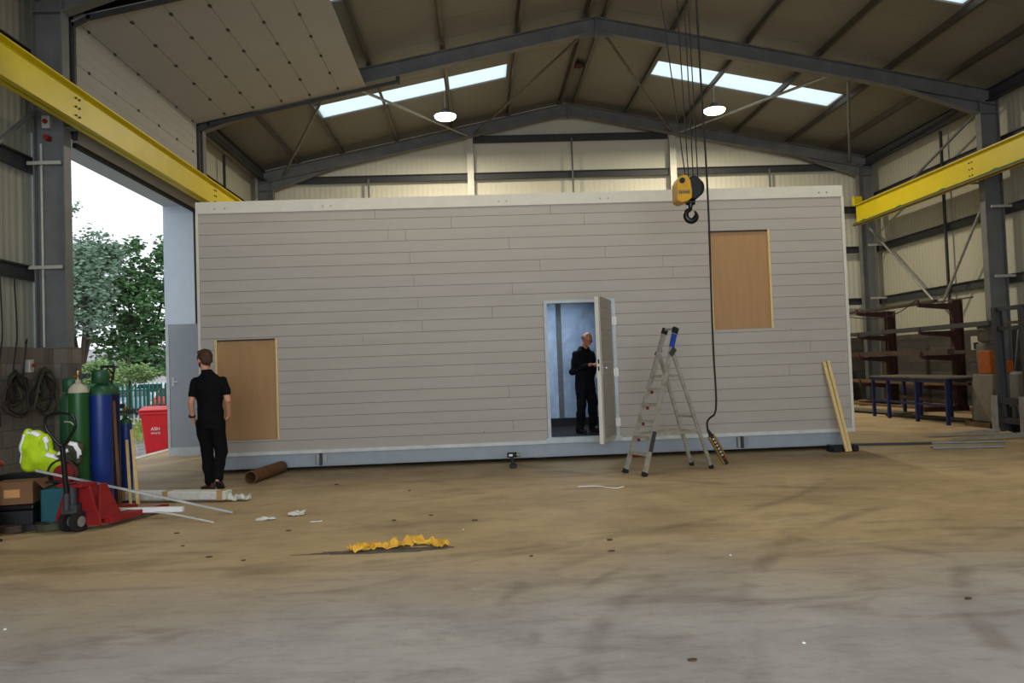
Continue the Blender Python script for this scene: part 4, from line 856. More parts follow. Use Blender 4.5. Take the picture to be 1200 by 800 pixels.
rbox('stack', 'black', (-4.80, 8.40, 0), (.60, .24, .50), .0, bevel=.02); o = bpy.data.objects['stack']; o.name = 'black_storage_crate'; tag(o, 'dark storage crate on the floor holding up the two jackets', 'crate')
T = thing('tool_bag', 'black tool bag with white lettering at the left edge beside the jacket', 'bag', (-5.03, 7.9, 0))
b = MB(); b.ell((-5.03, 7.9, .38), (.20, .14, .24)); b.ell((-5.03, 7.9, .16), (.21, .15, .16)); remesh(b, 'bag_body', 'black', T, .015, 3, .015, 8)
text('lettering', 'ord', .055, (-4.86, 7.775, .50), (radians(90), 0, .35), 'white', T); text('lettering', 'der', .055, (-4.86, 7.775, .43), (radians(90), 0, .35), 'white', T)
b = MB(); b.lathe([(.10, .0), (.14, .01), (.15, .03), (.13, .06), (.05, .075), (.045, .06)], (-4.93, 7.85, .63), 24); tag(b.obj('red_bowl', 'red'), 'shallow red bowl resting on the black tool bag at the left edge', 'bowl')
b = MB(); b.lathe([(.065, 0), (.07, .02), (.07, .50), (.05, .53)], (-4.79, 7.64, 0), 24); 
tag(b.obj('red_drum', 'red'), 'small red drum half cut off by the left edge of the picture', 'drum')
T = thing('plastic_bag', 'dirty white plastic bag slumped on the floor at the left edge', 'bag', (-4.55, 7.45, 0)); b = MB(); b.ell((-4.66, 7.42, .15), (.09, .09, .16)); b.ell((-4.68, 7.41, .09), (.10, .11, .09)); remesh(b, 'bag', 'plastic_white', T, .012, 2, .03, 12)
rbox('yellow_wedge', 'yellow', (-4.22, 8.0, .0), (.14, .06, .05), -.1); tag(bpy.data.objects['yellow_wedge'], 'small yellow plastic piece on the floor behind the pallet truck wheel', 'wedge')
random.seed(5)
for k, (c_, r0, m, lb) in enumerate((((-4.45, 7.78, .02), .12, 'cable', 'coil of black cable on the floor in front of the toolbox'), ((-4.62, 7.72, .02), .1, 'hose_brown', 'coil of brown hose on the floor by the plastic bag'), ((-4.27, 7.74, .02), .09, 'hose_green', 'small coil of dull green hose beside the pallet truck'), ((-4.55, 7.3, .02), .07, 'cable', 'loop of thin dark cable nearest the left corner'))):
    b = MB(); pts = []
    for q in range(60 if k < 3 else 22):
        a = q*.42; rr = r0*(1+.25*noise.noise(Vector((q*.2, k, 0)))); pts.append((c_[0]+rr*1.2*cos(a), c_[1]+rr*.8*sin(a), .014+.028*q/30*(1 if k < 3 else .2)))
    b.tube(pts, .012 if k < 3 else .007, 6); tag(b.obj('cable_coil', m), lb, 'cable coil')
b = MB(); b.tube([(-4.85, 7.72, .018), (-4.5, 7.66, .03), (-4.2, 7.86, .02), (-4.02, 8.08, .02)], .012, 6, smooth=3); tag(b.obj('floor_cable', 'cable'), 'black cable snaking from the tool bag toward the pallet truck', 'cable')
# things on the block wall
WXI = -6.31
hang = [((-6.24, 10.55), 1.55, .55, 'hose_brown', 'bundle of brown hoses hanging on the block wall, left bundle'), ((-6.24, 11.25), 1.60, .65, 'hose_green', 'bundle of dull green hoses hanging on the block wall, right bundle')]
for (hx_, hy_), ztop, ln, m, lb in hang:
    T = thing('hose_bundle', lb, 'hose', (hx_, hy_, ztop-ln)); 
    b = MB(); b.cyl((-6.328, hy_, ztop), (-6.16, hy_, ztop+.03), .012, n=8); b.obj('hook', 'dark_steel', T)
    for k in range(7):
        wv = .10+.03*k; L2 = ln*(.6+.07*k); y0 = hy_+random.uniform(-.06, .06); xo = -6.285+.014*k; pts = []
        for q in range(25): a = 2*pi*q/24; pts.append((xo+.02*sin(3*a+k), y0+wv*sin(a)*(1-.45*cos(a))*(1+.5*noise.noise(Vector((a, k*3, 1)))), ztop-L2/2+.04+L2/2*cos(a)+.04*sin(2*a+k)+.03*noise.noise(Vector((a*1.5, k, hy_)))))
        b = MB(); b.tube(pts, .014, 7); b.obj('hose_loop', ['hose_brown', 'hose_green', 'cable'][(k+(m == 'hose_green')) % 3], T)
T = thing('switch_box', 'small grey switch box with red knob on the block wall', 'switch', (-6.30, 10.98, 1.60))
b = MB(); b.box((-6.33, 10.93, 1.60), (-6.26, 11.03, 1.78)); b.obj('case', 'galv_light', T, bevel=.006); b = MB(); b.cyl((-6.26, 11.0, 1.70), (-6.235, 11.0, 1.70), .025, n=14); b.obj('knob', 'red', T)
for k, (y, zt_, ze, lb) in enumerate(((10.3, 3.0, .9, 'leftmost'), (10.62, 2.9, 1.2, 'middle'), (10.85, 2.0, 1.3, 'rightmost'))):
    b = MB(); b.tube([(-6.3, y+.05, zt_), (-6.29, y+.09, 2.1), (-6.28, y+.02, 1.9), (-6.28, y-.06, 1.5), (-6.27, y-.02, ze)], .01, 6, smooth=2); tag(b.obj('wall_cable', 'cable'), 'black cable trailing down the left block wall, %s of three' % lb, 'cable', 'wall cables')
T = thing('isolator_switch', 'white isolator box with red knob high on the doorway column', 'switch', (-6.41, 11.74, 5.27))
b = MB(); b.box((-6.47, 11.69, 5.27), (-6.35, 11.785, 5.46)); b.obj('case', 'galv_light', T, bevel=.006); b = MB(); b.cyl((-6.41, 11.69, 5.37), (-6.41, 11.66, 5.37), .035, n=16); b.obj('knob', 'red', T)
b = MB(); b.box((-6.43, 11.70, 5.09), (-6.37, 11.785, 5.16)); b.cyl((-6.40, 11.70, 5.13), (-6.40, 11.66, 5.13), .04, n=16); tag(b.obj('emergency_button', 'red'), 'red button below the white isolator box on the column', 'button')
b = MB(); b.cyl((-6.52, 11.76, 1.98), (-6.52, 11.76, 5.05), .02, n=12); tag(b.obj('conduit', 'galv_light'), 'pale vertical conduit running down the doorway column', 'conduit')
for k, z in enumerate((3.17, 4.74)):
    b = MB(); b.bar((-6.68, 11.68, z), (-6.19, 11.68, z), .035, .05, (0, 1, 0)); tag(b.obj('column_cleat', 'galv_light'), 'pale horizontal bracket across the doorway column, %s one' % ['lower', 'upper'][k], 'bracket', 'column brackets')
for k, z in enumerate((3.15, 4.80)):
    for q, Y in enumerate((17.7, 23.45)):
        b = MB(); b.bar((12.12, Y-.2, z), (12.62, Y-.2, z), .03, .06, (0, 1, 0)); tag(b.obj('column_cleat', 'galv_light'), 'pale horizontal bracket on the right wall column %s, %s one' % (['nearer the camera', 'in the back corner'][q], ['lower', 'upper'][k]), 'bracket', 'right column brackets')

# ------------------------------------------------------------ racking and stock by the right wall
T = thing('cantilever_rack', 'dark red cantilever rack loaded with steel stock at the right wall', 'rack', (11.2, 19.6, 0))
for Y, zt_ in ((18.0, 2.68), (21.0, 2.60)):
    b = MB(); b.ibeam((11.45, Y, 0), (11.45, Y, zt_), .24, .16, (0, 1, 0), .02, .014); po = b.obj('post', 'rust', T)
    b = MB(); b.box((10.5, Y-.08, 0), (11.6, Y+.08, .12)); b.obj('foot', 'rust', po)
    for z in (2.58, 1.92, 1.34, .62):
        b = MB(); b.prism([(11.4, Y-.05, z-.16), (11.4, Y-.05, z), (10.52, Y-.05, z), (10.52, Y-.05, z-.07)], (0, .1, 0)); b.box((10.5, Y-.05, z), (10.53, Y+.05, z+.10)); b.obj('arm', 'rust', T)
def stock(x, z, y0, y1, w, h, lb, m='stock', round_=False):
    b = MB()
    if round_: b.cyl((x, y0, z), (x, y1, z), w, n=12)
    else: b.bar((x, y0, z), (x+.02, y1, z), w, h, (1, 0, 0))
    tag(b.obj('steel_section', m), lb, 'steel stock')
stock(10.72, 2.63, 17.6, 22.6, .10, .05, 'dark steel bar on the top rack arms, nearest the workshop floor'); stock(10.95, 2.61, 16.6, 20.9, .04, .03, 'thin steel rod on the top rack arms toward the camera')
stock(10.66, 1.99, 15.6, 22.9, .12, .10, 'long dark steel channel on the second rack level, outer', 'dark_steel'); stock(10.85, 1.97, 14.6, 21.9, .08, .06, 'long steel flat on the second rack level, inner')
stock(10.64, 1.42, 17.0, 22.8, .16, .12, 'thick steel section on the third rack level, outer'); stock(10.9, 1.40, 16.2, 21.6, .10, .08, 'steel section on the third rack level, inner')
stock(10.7, .68, 17.2, 22.6, .14, .08, 'brown steel length on the lowest rack level', 'wood_dark'); stock(11.05, .67, 17.0, 22.4, .1, .06, 'dark steel length at the back of the lowest rack level')
b = MB(); b.tube([(10.6, 22.4, 2.62), (10.62, 20.6, 2.36), (10.62, 19.2, 2.38), (10.62, 18.2, 2.7)], .012, 6, smooth=3); tag(b.obj('sagging_cable', 'cable'), 'black cable sagging between the tops of the rack', 'cable')
random.seed(9)
for k, (x, y0, y1, z, w, lb) in enumerate(((9.7, 17.2, 20.8, .05, .5, 'wide flat sheet lying on the floor under the rack front'), (10.2, 17.5, 21.3, .14, .35, 'brown board lying on the floor against the rack feet'), (9.3, 18.6, 22.3, .05, .3, 'narrow board on the floor toward the back gable'), (9.0, 20.6, 23.2, .12, .5, 'dusty sheet near the gable behind the module'))):
    b = MB(); b.bar((x, y0, z), (x-.7, y1, z+.02), w, .035, (1, 0, 0)); tag(b.obj('floor_sheet', 'wood_dark' if k % 2 else 'sheet'), lb, 'sheet')
for k, (x, y, w, h, m, lb) in enumerate(((10.0, 23.5, 1.0, 1.7, 'rust', 'rusty brown sheet leaning on the back gable, tallest one'), (11.0, 23.55, .7, 1.5, 'sheet', 'grey dusty sheet leaning on the back gable near the corner'), (8.9, 23.45, .8, 1.3, 'wood_dark', 'brown board leaning on the back gable behind the module'), (10.6, 22.9, .5, 1.0, 'stock', 'short dark plate leaning in front of the taller sheets'))):
    b = MB(); b.bar((x, y-.35, .0), (x, y+.1, h), w, .03, (1, 0, 0)); tag(b.obj('leaning_sheet', m), lb, 'sheet')
# blue trestle bench
T = thing('work_bench', 'long low blue steel work bench in front of the dark rack', 'bench', (9.3, 15.8, 0))
bx0, bx1, by0, by1, bh = 8.95, 9.75, 14.5, 17.4, .93
b = MB(); b.box((bx0, by0, bh-.03), (bx1, by1, bh)); b.obj('bench_top', 'sheet', T)
b = MB(); b.box((bx0+.02, by0, bh-.11), (bx0+.06, by1, bh-.03)); b.box((bx1-.06, by0, bh-.11), (bx1-.02, by1, bh-.03)); b.box((bx0+.03, by0, .35), (bx0+.06, by1, .40)); b.obj('rail', 'navy', T)
for x in (bx0+.04, bx1-.04):
    for y in (by0+.05, by0+1.1, by0+2.2, by1-.05):
        b = MB(); b.box((x-.03, y-.03, 0), (x+.03, y+.03, bh-.04)); b.obj('leg', 'navy', T)
for k, (p0, p1, lb) in enumerate((((9.1, 14.7, .44), (9.5, 17.1, .44), 'pipe lying along the lower rail under the blue bench'), ((9.55, 14.7, .06), (9.2, 17.2, .05), 'pipe lying on the floor under the blue bench'))):
    b = MB(); b.cyl(p0, p1, .045, n=14); tag(b.obj('steel_pipe', 'stock'), lb, 'pipe')
T = thing('socket_box', 'pale electric socket box on the right block wall above the bench', 'socket box', (12.45, 18.7, 1.4))
b = MB(); b.box((12.36, 18.5, 1.38), (12.52, 18.9, 1.78)); b.obj('case', 'galv_light', T, bevel=.01); b = MB(); b.box((12.33, 18.6, 1.45), (12.36, 18.75, 1.62)); b.obj('socket', 'black', T)
T = thing('concrete_weight', 'grey concrete block standing between the bench and the forklift', 'concrete block', (9.5, 14.0, 0))
b = MB(); b.prism([(9.32, 13.75, .10), (9.92, 13.75, .10), (9.86, 13.75, .98), (9.38, 13.75, .98)], (0, .6, 0)); b.obj('block', 'concrete_slab', T, bevel=.015)
b = MB(); b.box((9.22, 13.68, 0), (10.0, 14.4, .09)); b.obj('base_board', 'wood_dark', T)
T = thing('orange_tank', 'orange metal tool housing standing on the grey concrete block', 'machine', (9.55, 14.0, .98))
b = MB(); b.box((9.40, 13.85, .985), (9.60, 14.2, 1.42)); b.box((9.60, 13.85, .985), (9.85, 14.2, 1.22)); b.obj('housing', 'orange', T, bevel=.015); b = MB(); b.tube([(9.62, 13.84, 1.05), (9.5, 13.74, 1.35)], .02, 8); b.obj('lever', 'dark_steel', T)
b = MB(); b.box((10.3, 14.6, 1.40), (10.8, 14.75, 2.05)); 
for k, z in enumerate((1.15, 1.62)):
    b = MB(); b.box((10.80+.04*k, 16.08, z-.018), (11.14, 16.38, z+.43)); tag(b.obj('padded_box', 'sheet', bevel=.05), 'pale padded box behind the forklift mast, %s of two stacked' % ['lower', 'upper'][k], 'box', 'padded boxes')
b = MB(); b.box((10.75, 16.0, 0), (11.2, 16.5, 1.13)); tag(b.obj('steel_cabinet', 'dark_steel', bevel=.01), 'dark steel cabinet under the pale padded boxes', 'cabinet')
# forklift mast at the right edge
T = thing('forklift_truck', 'dark forklift with upright mast at the right edge, forks lowered', 'forklift', (9.6, 12.4, 0))
mx, my = 8.78, 12.35
for y in (my-.30, my+.35):
    b = MB(); b.ibeam((mx+.05, y, .05), (mx-.0, y, 2.15), .14, .09, (0, 1, 0), .02, .02); b.obj('mast_channel', 'dark_steel', T)
for z in (2.08, 1.75, .55):
    b = MB(); b.box((mx-.02, my-.33, z), (mx+.06, my+.38, z+.07)); b.obj('mast_crossbar', 'dark_steel', T)
b = MB(); b.box((mx-.09, my-.40, .20), (mx-.05, my+.45, .30)); b.box((mx-.09, my-.40, .52), (mx-.05, my+.45, .62)); b.box((mx-.085, my-.1, .31), (mx-.055, my-.02, .51)); b.box((mx-.085, my+.15, .31), (mx-.055, my+.22, .51)); b.obj('carriage', 'dark_steel', T)
for y in (my-.38, my+.30):
    b = MB(); b.prism([(mx-.10, y, .66), (mx-.14, y, .66), (mx-.14, y, .09), (mx-1.35, y, .03), (mx-1.35, y, .045-.02), (mx-.10, y, .03)], (0, .11, 0)); b.obj('fork', 'galv', T)
b = MB(); b.box((mx+.25, my-.45, .22), (mx+2.0, my+.5, 1.05)); b.box((mx+1.5, my-.45, 1.05), (mx+2.05, my+.5, 1.25)); b.obj('body', 'steel', T, bevel=.05)
for x, r in ((mx+.35, .26), (mx+1.7, .22)):
    for y in (my-.5, my+.45):
        b = MB(); b.cyl((x, y-.07, r), (x, y+.09, r), r, n=28); w_ = b.obj('wheel', 'rubber', T, bevel=.015); b = MB(); b.cyl((x, y-.08, r), (x, y+.1, r), r*.5, n=20); b.obj('wheel_hub', 'steel', w_)
b = MB()
for y in (my-.4, my+.45): b.tube([(mx+.35, y, 1.0), (mx+.5, y, 2.1), (mx+1.7, y, 2.1), (mx+1.9, y, 1.2)], .03, 8)
b.box((mx+.45, my-.42, 2.08), (mx+1.75, my+.47, 2.12)); b.obj('overhead_guard', 'dark_steel', T)
b = MB(); b.box((mx+.08, my-.376, 1.42), (mx+.20, my-.37, 1.70)); 
b = MB(); b.box((mx+.03, my-.372, 1.45), (mx+.14, my-.366, 1.70)); lab(b.obj('warning_label', 'yellow', T), 'small yellow warning label')
b = MB(); b.box((mx+.01, my-.376, 1.12), (mx+.24, my-.37, 1.40)); lab(b.obj('paper_sheet', 'white', T), 'white paper sheet on the mast')
b = MB(); b.box((mx-.01, my-.365, 1.05), (mx+.3, my-.345, 1.75)); b.obj('mast_guard_plate', 'dark_steel', T)
for k, (p0, p1) in enumerate(((fl(1090, 520), fl(1176, 518)), (fl(1092, 526), fl(1176, 524)))):
    b = MB(); b.bar(p0+Vector((0, 0, .02)), p1+Vector((0, 0, .02)), .09, .025, (0, 1, 0)); tag(b.obj('floor_channel', 'galv'), 'bright steel channel lying on the floor before the forklift, %s one' % ['farther', 'nearer'][k], 'steel channel')

# ------------------------------------------------------------ outside the doorway
G0 = -.17
T = thing('wheelie_bin', 'red wheelie bin standing on the gravel just outside the doorway', 'bin', (-6.82, 16.6, G0))
bx, by = -6.82, 16.6
GB = -.19
b = MB(); vs = []
for z, w, d_ in ((GB+.04, .22, .24), (GB+.92, .29, .33)):
    for a, c_ in ((-1, -1), (1, -1), (1, 1), (-1, 1)): vs.append((bx+a*w, by+c_*d_, z))
b.add(vs, [(3, 2, 1, 0), (4, 5, 6, 7), (0, 1, 5, 4), (1, 2, 6, 5), (2, 3, 7, 6), (3, 0, 4, 7)]); b.obj('tub', 'red_bin', T, bevel=.025)
b = MB(); b.box((bx-.31, by-.36, GB+.90), (bx+.31, by+.35, GB+.96)); b.obj('rim', 'red_bin', T, bevel=.012)
b = MB(); b.prism([(bx-.31, by-.38, GB+.965), (bx-.31, by+.36, GB+.965), (bx-.31, by+.36, GB+1.04), (bx-.31, by-.1, GB+1.07), (bx-.31, by-.38, GB+1.0)], (.62, 0, 0)); b.obj('lid', 'red_bin', T, bevel=.02)
b = MB(); b.cyl((bx-.34, by+.26, GB+.1), (bx-.28, by+.26, GB+.1), .1, n=24); b.obj('wheel', 'black', T)
b = MB(); b.cyl((bx+.28, by+.26, GB+.1), (bx+.34, by+.26, GB+.1), .1, n=24); b.obj('wheel', 'black', T)
b = MB(); b.tube([(bx-.36, by-.3, GB+.96), (bx-.36, by-.3, GB+.90)], .02, 8); b.tube([(bx-.30, by+.40, GB+.99), (bx+.30, by+.40, GB+.99)], .016, 8); b.obj('handle', 'black', T)
text('lettering', 'ASH', .10, (bx+.02, by-.318, GB+.60), (radians(86), 0, 0), 'white', T, .004)
text('lettering', 'WASTE', .06, (bx+.02, by-.312, GB+.51), (radians(86), 0, 0), 'white', T, .004)
# palisade fence
FYY = 29.0; FZ = 1.30
T = thing('palisade_fence', 'green steel palisade fence beyond the rough grass outside', 'fence', (-13, FYY, -.5))
b = MB(); 
for z in (1.02, -.28): b.box((-19, FYY+.03, z), (-8, FYY+.08, z+.06))
b.obj('fence_rail', 'fence', T)
xs = [-17.6+.155*k for k in range(56)]
for k, x in enumerate(xs):
    b = MB(); b.prism([(x-.033, FYY, -.5), (x+.033, FYY, -.5), (x+.033, FYY, FZ-.05), (x, FYY, FZ+.03), (x-.033, FYY, FZ-.05)], (0, .012, 0)); b.prism([(x-.033, FYY, -.5), (x-.026, FYY, -.5), (x-.026, FYY, FZ-.06), (x-.033, FYY, FZ-.06)], (0, -.03, 0)); b.obj('pale', 'fence', T)
for x in (-17.9, -15.2, -12.4, -9.6):
    b = MB(); b.box((x-.05, FYY+.08, -.6), (x+.05, FYY+.18, 1.25)); b.obj('fence_post', 'fence', T)
random.seed(4)
b = MB()
for k in range(9000):
    x = random.uniform(-17.5, -8.5); y = random.uniform(21.0, 28.6); z = -.27-.12; h = random.uniform(.18, .55)*(1.25 if y > 26 else .8); a = random.uniform(0, pi); w = .018; dx_, dy_ = cos(a)*w, sin(a)*w; l = Vector((random.uniform(-.12, .12), random.uniform(-.12, .12), 0))
    p = Vector((x, y, z-.12)); b.add([p+Vector((-dx_, -dy_, 0)), p+Vector((dx_, dy_, 0)), p+l*.5+Vector((dx_*.7, dy_*.7, h*.6)), p+l+Vector((0, 0, h))], [(0, 1, 2, 3)])
tag(b.obj('rough_grass', 'grass', fix=False), 'rough green grass and weeds growing between the gravel and the fence', 'grass', kind='stuff')
b = MB(); b.box((-30, 20.8, -.6), (-7.2, 31.2, -.34)); struct(b.obj('trim_verge', 'grass'))
random.seed(6); b = MB()
for k in range(260):
    p = Vector((random.uniform(-16, -9), random.uniform(24, 28.5), random.uniform(-.1, .18))); b.ell(p, (.03, .03, .02), n=5, m=3)
tag(b.obj('white_wildflowers', 'white'), 'scattered white wildflower heads above the rough grass', 'flowers', kind='stuff')
def car(x, y, m, label, w=1.75, h=1.42, van=False, rz=0):
    z0 = -.5; T = thing('car', label, 'car', (x, y, z0), rz)
    b = MB(); prof = [(-1.0, .25), (-1.0, .62), (-.95, .80), (.25-.6, .95), (.1, h), (1.9, h), (2.6, .98), (2.95, .85), (3.0, .3)]
    if van: prof = [(-1.0, .25), (-1.0, .75), (-.85, .98), (-.4, 1.15), (.1, 1.7), (3.6, 1.75), (3.7, .3)]
    def slab(pf, hw): return [Vector((s_, a_, z_)) for s_, a_, z_ in [(hw, a, z) for a, z in pf]]
    b.prism([(-w/2, a, z) for a, z in prof], (w, 0, 0)); o = b.obj('body', m, T, bevel=.09, world=False)
    b = MB(); zt2 = (1.62 if van else h-.06); zl = (1.18 if van else .98); q = (.05 if van else .05); b.prism([(-w/2+.12, -.42 if van else -.30, zl), (w/2-.12, -.42 if van else -.30, zl), (w/2-.2, .03, zt2), (-w/2+.2, .03, zt2)], (0, -.03, .02)); b.obj('windscreen', 'glass_dark', T, world=False)
    for sg in (-1, 1):
        b = MB(); b.prism([(sg*(w/2-.002), .1, zl), (sg*(w/2-.002), 1.9, zl), (sg*(w/2-.002), 1.75, zt2-.04), (sg*(w/2-.002), .25, zt2-.04)], (sg*.012, 0, 0)); b.obj('side_window', 'glass_dark', T, world=False)
        b = MB(); b.box((sg*(w/2-.15)-.14, -1.02, .58), (sg*(w/2-.15)+.10, -.96, .74)); b.obj('headlamp', 'white', T, bevel=.02, world=False)
        for a in (-.25, 2.3):
            b = MB(); b.cyl((sg*(w/2-.2), a, .31), (sg*(w/2+.01), a, .31), .31, n=24); b.obj('wheel', 'rubber', T, world=False)
    b = MB(); b.box((-.45, -1.02, .36), (.45, -.99, .56)); b.obj('grille', 'black', T, world=False)
    return T
p = at(137, 470, 44); car(p.x, 44, 'car_blue', 'pale blue car parked behind the palisade fence, leftmost')
p = at(176, 470, 48.6); car(p.x, 48.6, 'car_white', 'white van parked behind the palisade fence beside the blue car', van=True)
p = at(203, 470, 43); car(p.x, 43, 'car_red', 'red car partly hidden behind the doorway edge and the fence')
T = thing('warehouse', 'pale low industrial building glimpsed beyond the bushes', 'building', (-40, 80, -.5))
b = MB(); b.box((-52, 78, -.5), (-26, 90, 3.2)); b.obj('wall', 'house', T); b = MB(); b.prism([(-52.5, 77.5, 3.2), (-25.5, 77.5, 3.2), (-25.5, 84, 4.6), (-52.5, 84, 4.6)], (0, 0, .25)); b.obj('roof', 'house_roof', T)
def tree(name, label, base, trunk_r, clumps, m, nleaf, size, seed, droop=0):
    random.seed(seed); T = thing(name, label, 'tree' if 'tree' in name else 'bush', tuple(base), group=None); B = Vector(base)
    b = MB(); b.tube([B, B+Vector((.1, 0, 1.4)), B+Vector((0, .1, 3))], [trunk_r, trunk_r*.8, trunk_r*.6], 10)
    cs = [(Vector(c_), Vector(r)) for c_, r in clumps]
    for c_, r in cs: b.tube([B+Vector((0, .05, min(2.4, max(.2, c_.z-B.z-1)))), (B+c_)/2+Vector((0, 0, .6)), c_+Vector((0, 0, r.z*.3))], [trunk_r*.45, trunk_r*.3, trunk_r*.1], 7)
    b.obj('trunk', 'bark', T)
    b = MB(); W_ = sum(r.x*r.z for c_, r in cs)
    for c_, r in cs:
        sub = []
        for k in range(26):
            v = Vector((random.gauss(0, 1), random.gauss(0, 1), random.gauss(0, 1))).normalized()*random.uniform(.45, 1); sub.append(c_+Vector((v.x*r.x, v.y*r.y, v.z*r.z)))
        for k in range(int(nleaf*r.x*r.z/W_)):
            q = random.choice(sub)+Vector((random.gauss(0, .22)*r.x*.8, random.gauss(0, .22)*r.y*.8, random.gauss(0, .2)*r.z*.8-droop*abs(random.gauss(0, 1))*.3))
            n_ = Vector((random.gauss(0, 1), random.gauss(0, 1), random.gauss(0, 1)+.6)).normalized(); u, v = perp(n_); s_ = size*random.uniform(.6, 1.3)
            b.add([q-u*s_*.5, q+v*s_*.28, q+u*s_*.5, q-v*s_*.28], [(0, 1, 2, 3)])
    b.obj('foliage', m, T, fix=False); return T
def cl(lst, Y): 
    out = []
    for x, y, rx, ry in lst: p = at(x, y, Y); s_ = Y/900; out.append(((p.x, Y+random.uniform(-1, 1), p.z), (rx*s_, rx*s_*.8, ry*s_)))
    return out
random.seed(2)
p = fl(92, 487, -.5); p = at(95, 470, 50)
tree('willow_tree', 'grey green spreading tree outside, filling the left of the doorway', (p.x, 50, -.5), .35, cl([(95, 300, 40, 34), (70, 320, 36, 40), (112, 322, 30, 34), (80, 372, 38, 42), (60, 290, 30, 28), (118, 300, 22, 20), (105, 350, 28, 26)], 50), 'leaf_a', 13000, .30, 1, .6)
p = at(165, 470, 54)
tree('sycamore_tree', 'dark green broadleaf tree outside, filling the right of the doorway', (p.x, 54, -.5), .35, cl([(172, 312, 30, 28), (160, 350, 34, 30), (190, 350, 30, 34), (140, 385, 34, 26), (175, 395, 38, 34), (200, 300, 22, 26), (145, 335, 20, 22), (190, 425, 34, 20), (150, 420, 30, 20)], 54), 'leaf_b', 9500, .36, 2)
p = at(60, 470, 62)
tree('poplar_tree', 'tall tree whose crown just shows at the doorway edge above the others', (p.x, 62, -.5), .4, cl([(66, 245, 20, 24), (58, 275, 22, 30)], 62), 'leaf_a', 2600, .34, 3)
p = at(112, 462, 34)
tree('garden_bush', 'light green leafy bush behind the gas cylinders outside', (p.x, 34, -.5), .08, cl([(112, 440, 22, 18), (98, 452, 16, 18), (130, 448, 18, 14)], 34), 'leaf_c', 5000, .15, 4)
p = at(150, 462, 36)
tree('garden_bush', 'low green bush just behind the palisade fence and left of the cars', (p.x, 36, -.5), .08, cl([(150, 440, 20, 10), (172, 436, 20, 10), (140, 436, 12, 12)], 36), 'leaf_c', 3200, .15, 5)

# ------------------------------------------------------------ people
def rotv(v, rz): return Vector((v[0]*cos(rz)-v[1]*sin(rz), v[0]*sin(rz)+v[1]*cos(rz), v[2]))
def limb(b, pts, rs, n=14):
    P = [Vector(p) for p in pts]; b.tube(P, rs, n)
    for p, r in zip(P, rs): b.ell(p, (r, r, r), n=12, m=8)
def hand(b, wrist, direc, palmn, L=.18, curl=.5):
    # palm and five bent fingers; direc points to the finger tips, palmn away from the palm's back
    d = Vector(direc).normalized(); n = Vector(palmn); n = (n-d*n.dot(d)).normalized(); s_ = d.cross(n); w = Vector(wrist)
    R_ = Matrix((s_, d, n)).transposed(); b.ell(w+d*L*.27, (L*.22, L*.28, L*.09), R_)
    for k, (o_, ln) in enumerate(((-.165, .40), (-.055, .45), (.055, .42), (.16, .33))):
        p0 = w+d*L*.42+s_*(o_*L); a1, a2, a3 = curl*.5, curl*1.2, curl*1.8
        p1 = p0+(d*cos(a1)+n*sin(a1))*ln*L*.45; p2 = p1+(d*cos(a2)+n*sin(a2))*ln*L*.33; p3 = p2+(d*cos(a3)+n*sin(a3))*ln*L*.25; limb(b, [p0, p1, p2, p3], [.0105, .0095, .0088, .0075], 8)
    p0 = w+d*L*.12-s_*(L*.17); p1 = p0-s_*L*.14+d*L*.14+n*.01; p2 = p1-s_*L*.04+d*L*.16+n*.015; limb(b, [p0, p1, p2], [.0125, .011, .009], 8)
def head(T, b, c_, yaw, pitch, k, hairm, bald, skinm):
    R_ = Matrix.Rotation(yaw, 3, 'Z') @ Matrix.Rotation(pitch, 3, 'X')      # face looks along local +Y
    f = lambda x, y, z: Vector(c_)+R_ @ Vector((x*k, y*k, z*k))
    b.ell(f(0, -.008, .028), (.076*k, .094*k, .088*k), R_, 22, 16); b.ell(f(0, .028, -.035), (.056*k, .06*k, .072*k), R_, 18, 12); b.ell(f(0, .062, -.088), (.026*k, .022*k, .02*k), R_)
    b.ell(f(0, .090, -.012), (.012*k, .014*k, .026*k), R_); b.ell(f(0, .103, -.026), (.015*k, .013*k, .011*k), R_)       # nose
    b.ell(f(0, .079, .026), (.05*k, .014*k, .010*k), R_); b.ell(f(0, .082, -.055), (.024*k, .012*k, .006*k), R_); b.ell(f(0, .081, -.066), (.021*k, .012*k, .006*k), R_)
    for sg in (-1, 1): b.ell(f(sg*.078, -.008, -.008), (.010*k, .018*k, .030*k), R_); b.ell(f(sg*.042, .062, -.02), (.02*k, .02*k, .018*k), R_)
    parts = []
    for sg in (-1, 1):
        e = MB(); e.ell(f(sg*.030, .080, .006), (.011*k, .008*k, .008*k), R_, 12, 8); parts.append((e, 'eye', 'white')); e = MB(); e.ell(f(sg*.030, .087, .006), (.005*k, .004*k, .005*k), R_, 8, 6); parts.append((e, 'pupil', 'black'))
    hb_ = MB()
    if not bald:
        hb_.ell(f(0, -.014, .044), (.083*k, .100*k, .090*k), R_, 22, 16); hb_.ell(f(0, -.055, .0), (.072*k, .058*k, .078*k), R_); hb_.ell(f(-.01, .045, .105), (.06*k, .05*k, .032*k), R_)
        for sg in (-1, 1): hb_.ell(f(sg*.068, .012, .03), (.016*k, .035*k, .045*k), R_)
    else:
        hb_.ell(f(0, -.075, -.0), (.062*k, .034*k, .05*k), R_)
        for sg in (-1, 1): hb_.ell(f(sg*.070, -.03, .012), (.014*k, .05*k, .035*k), R_)
    return parts, hb_, f, R_
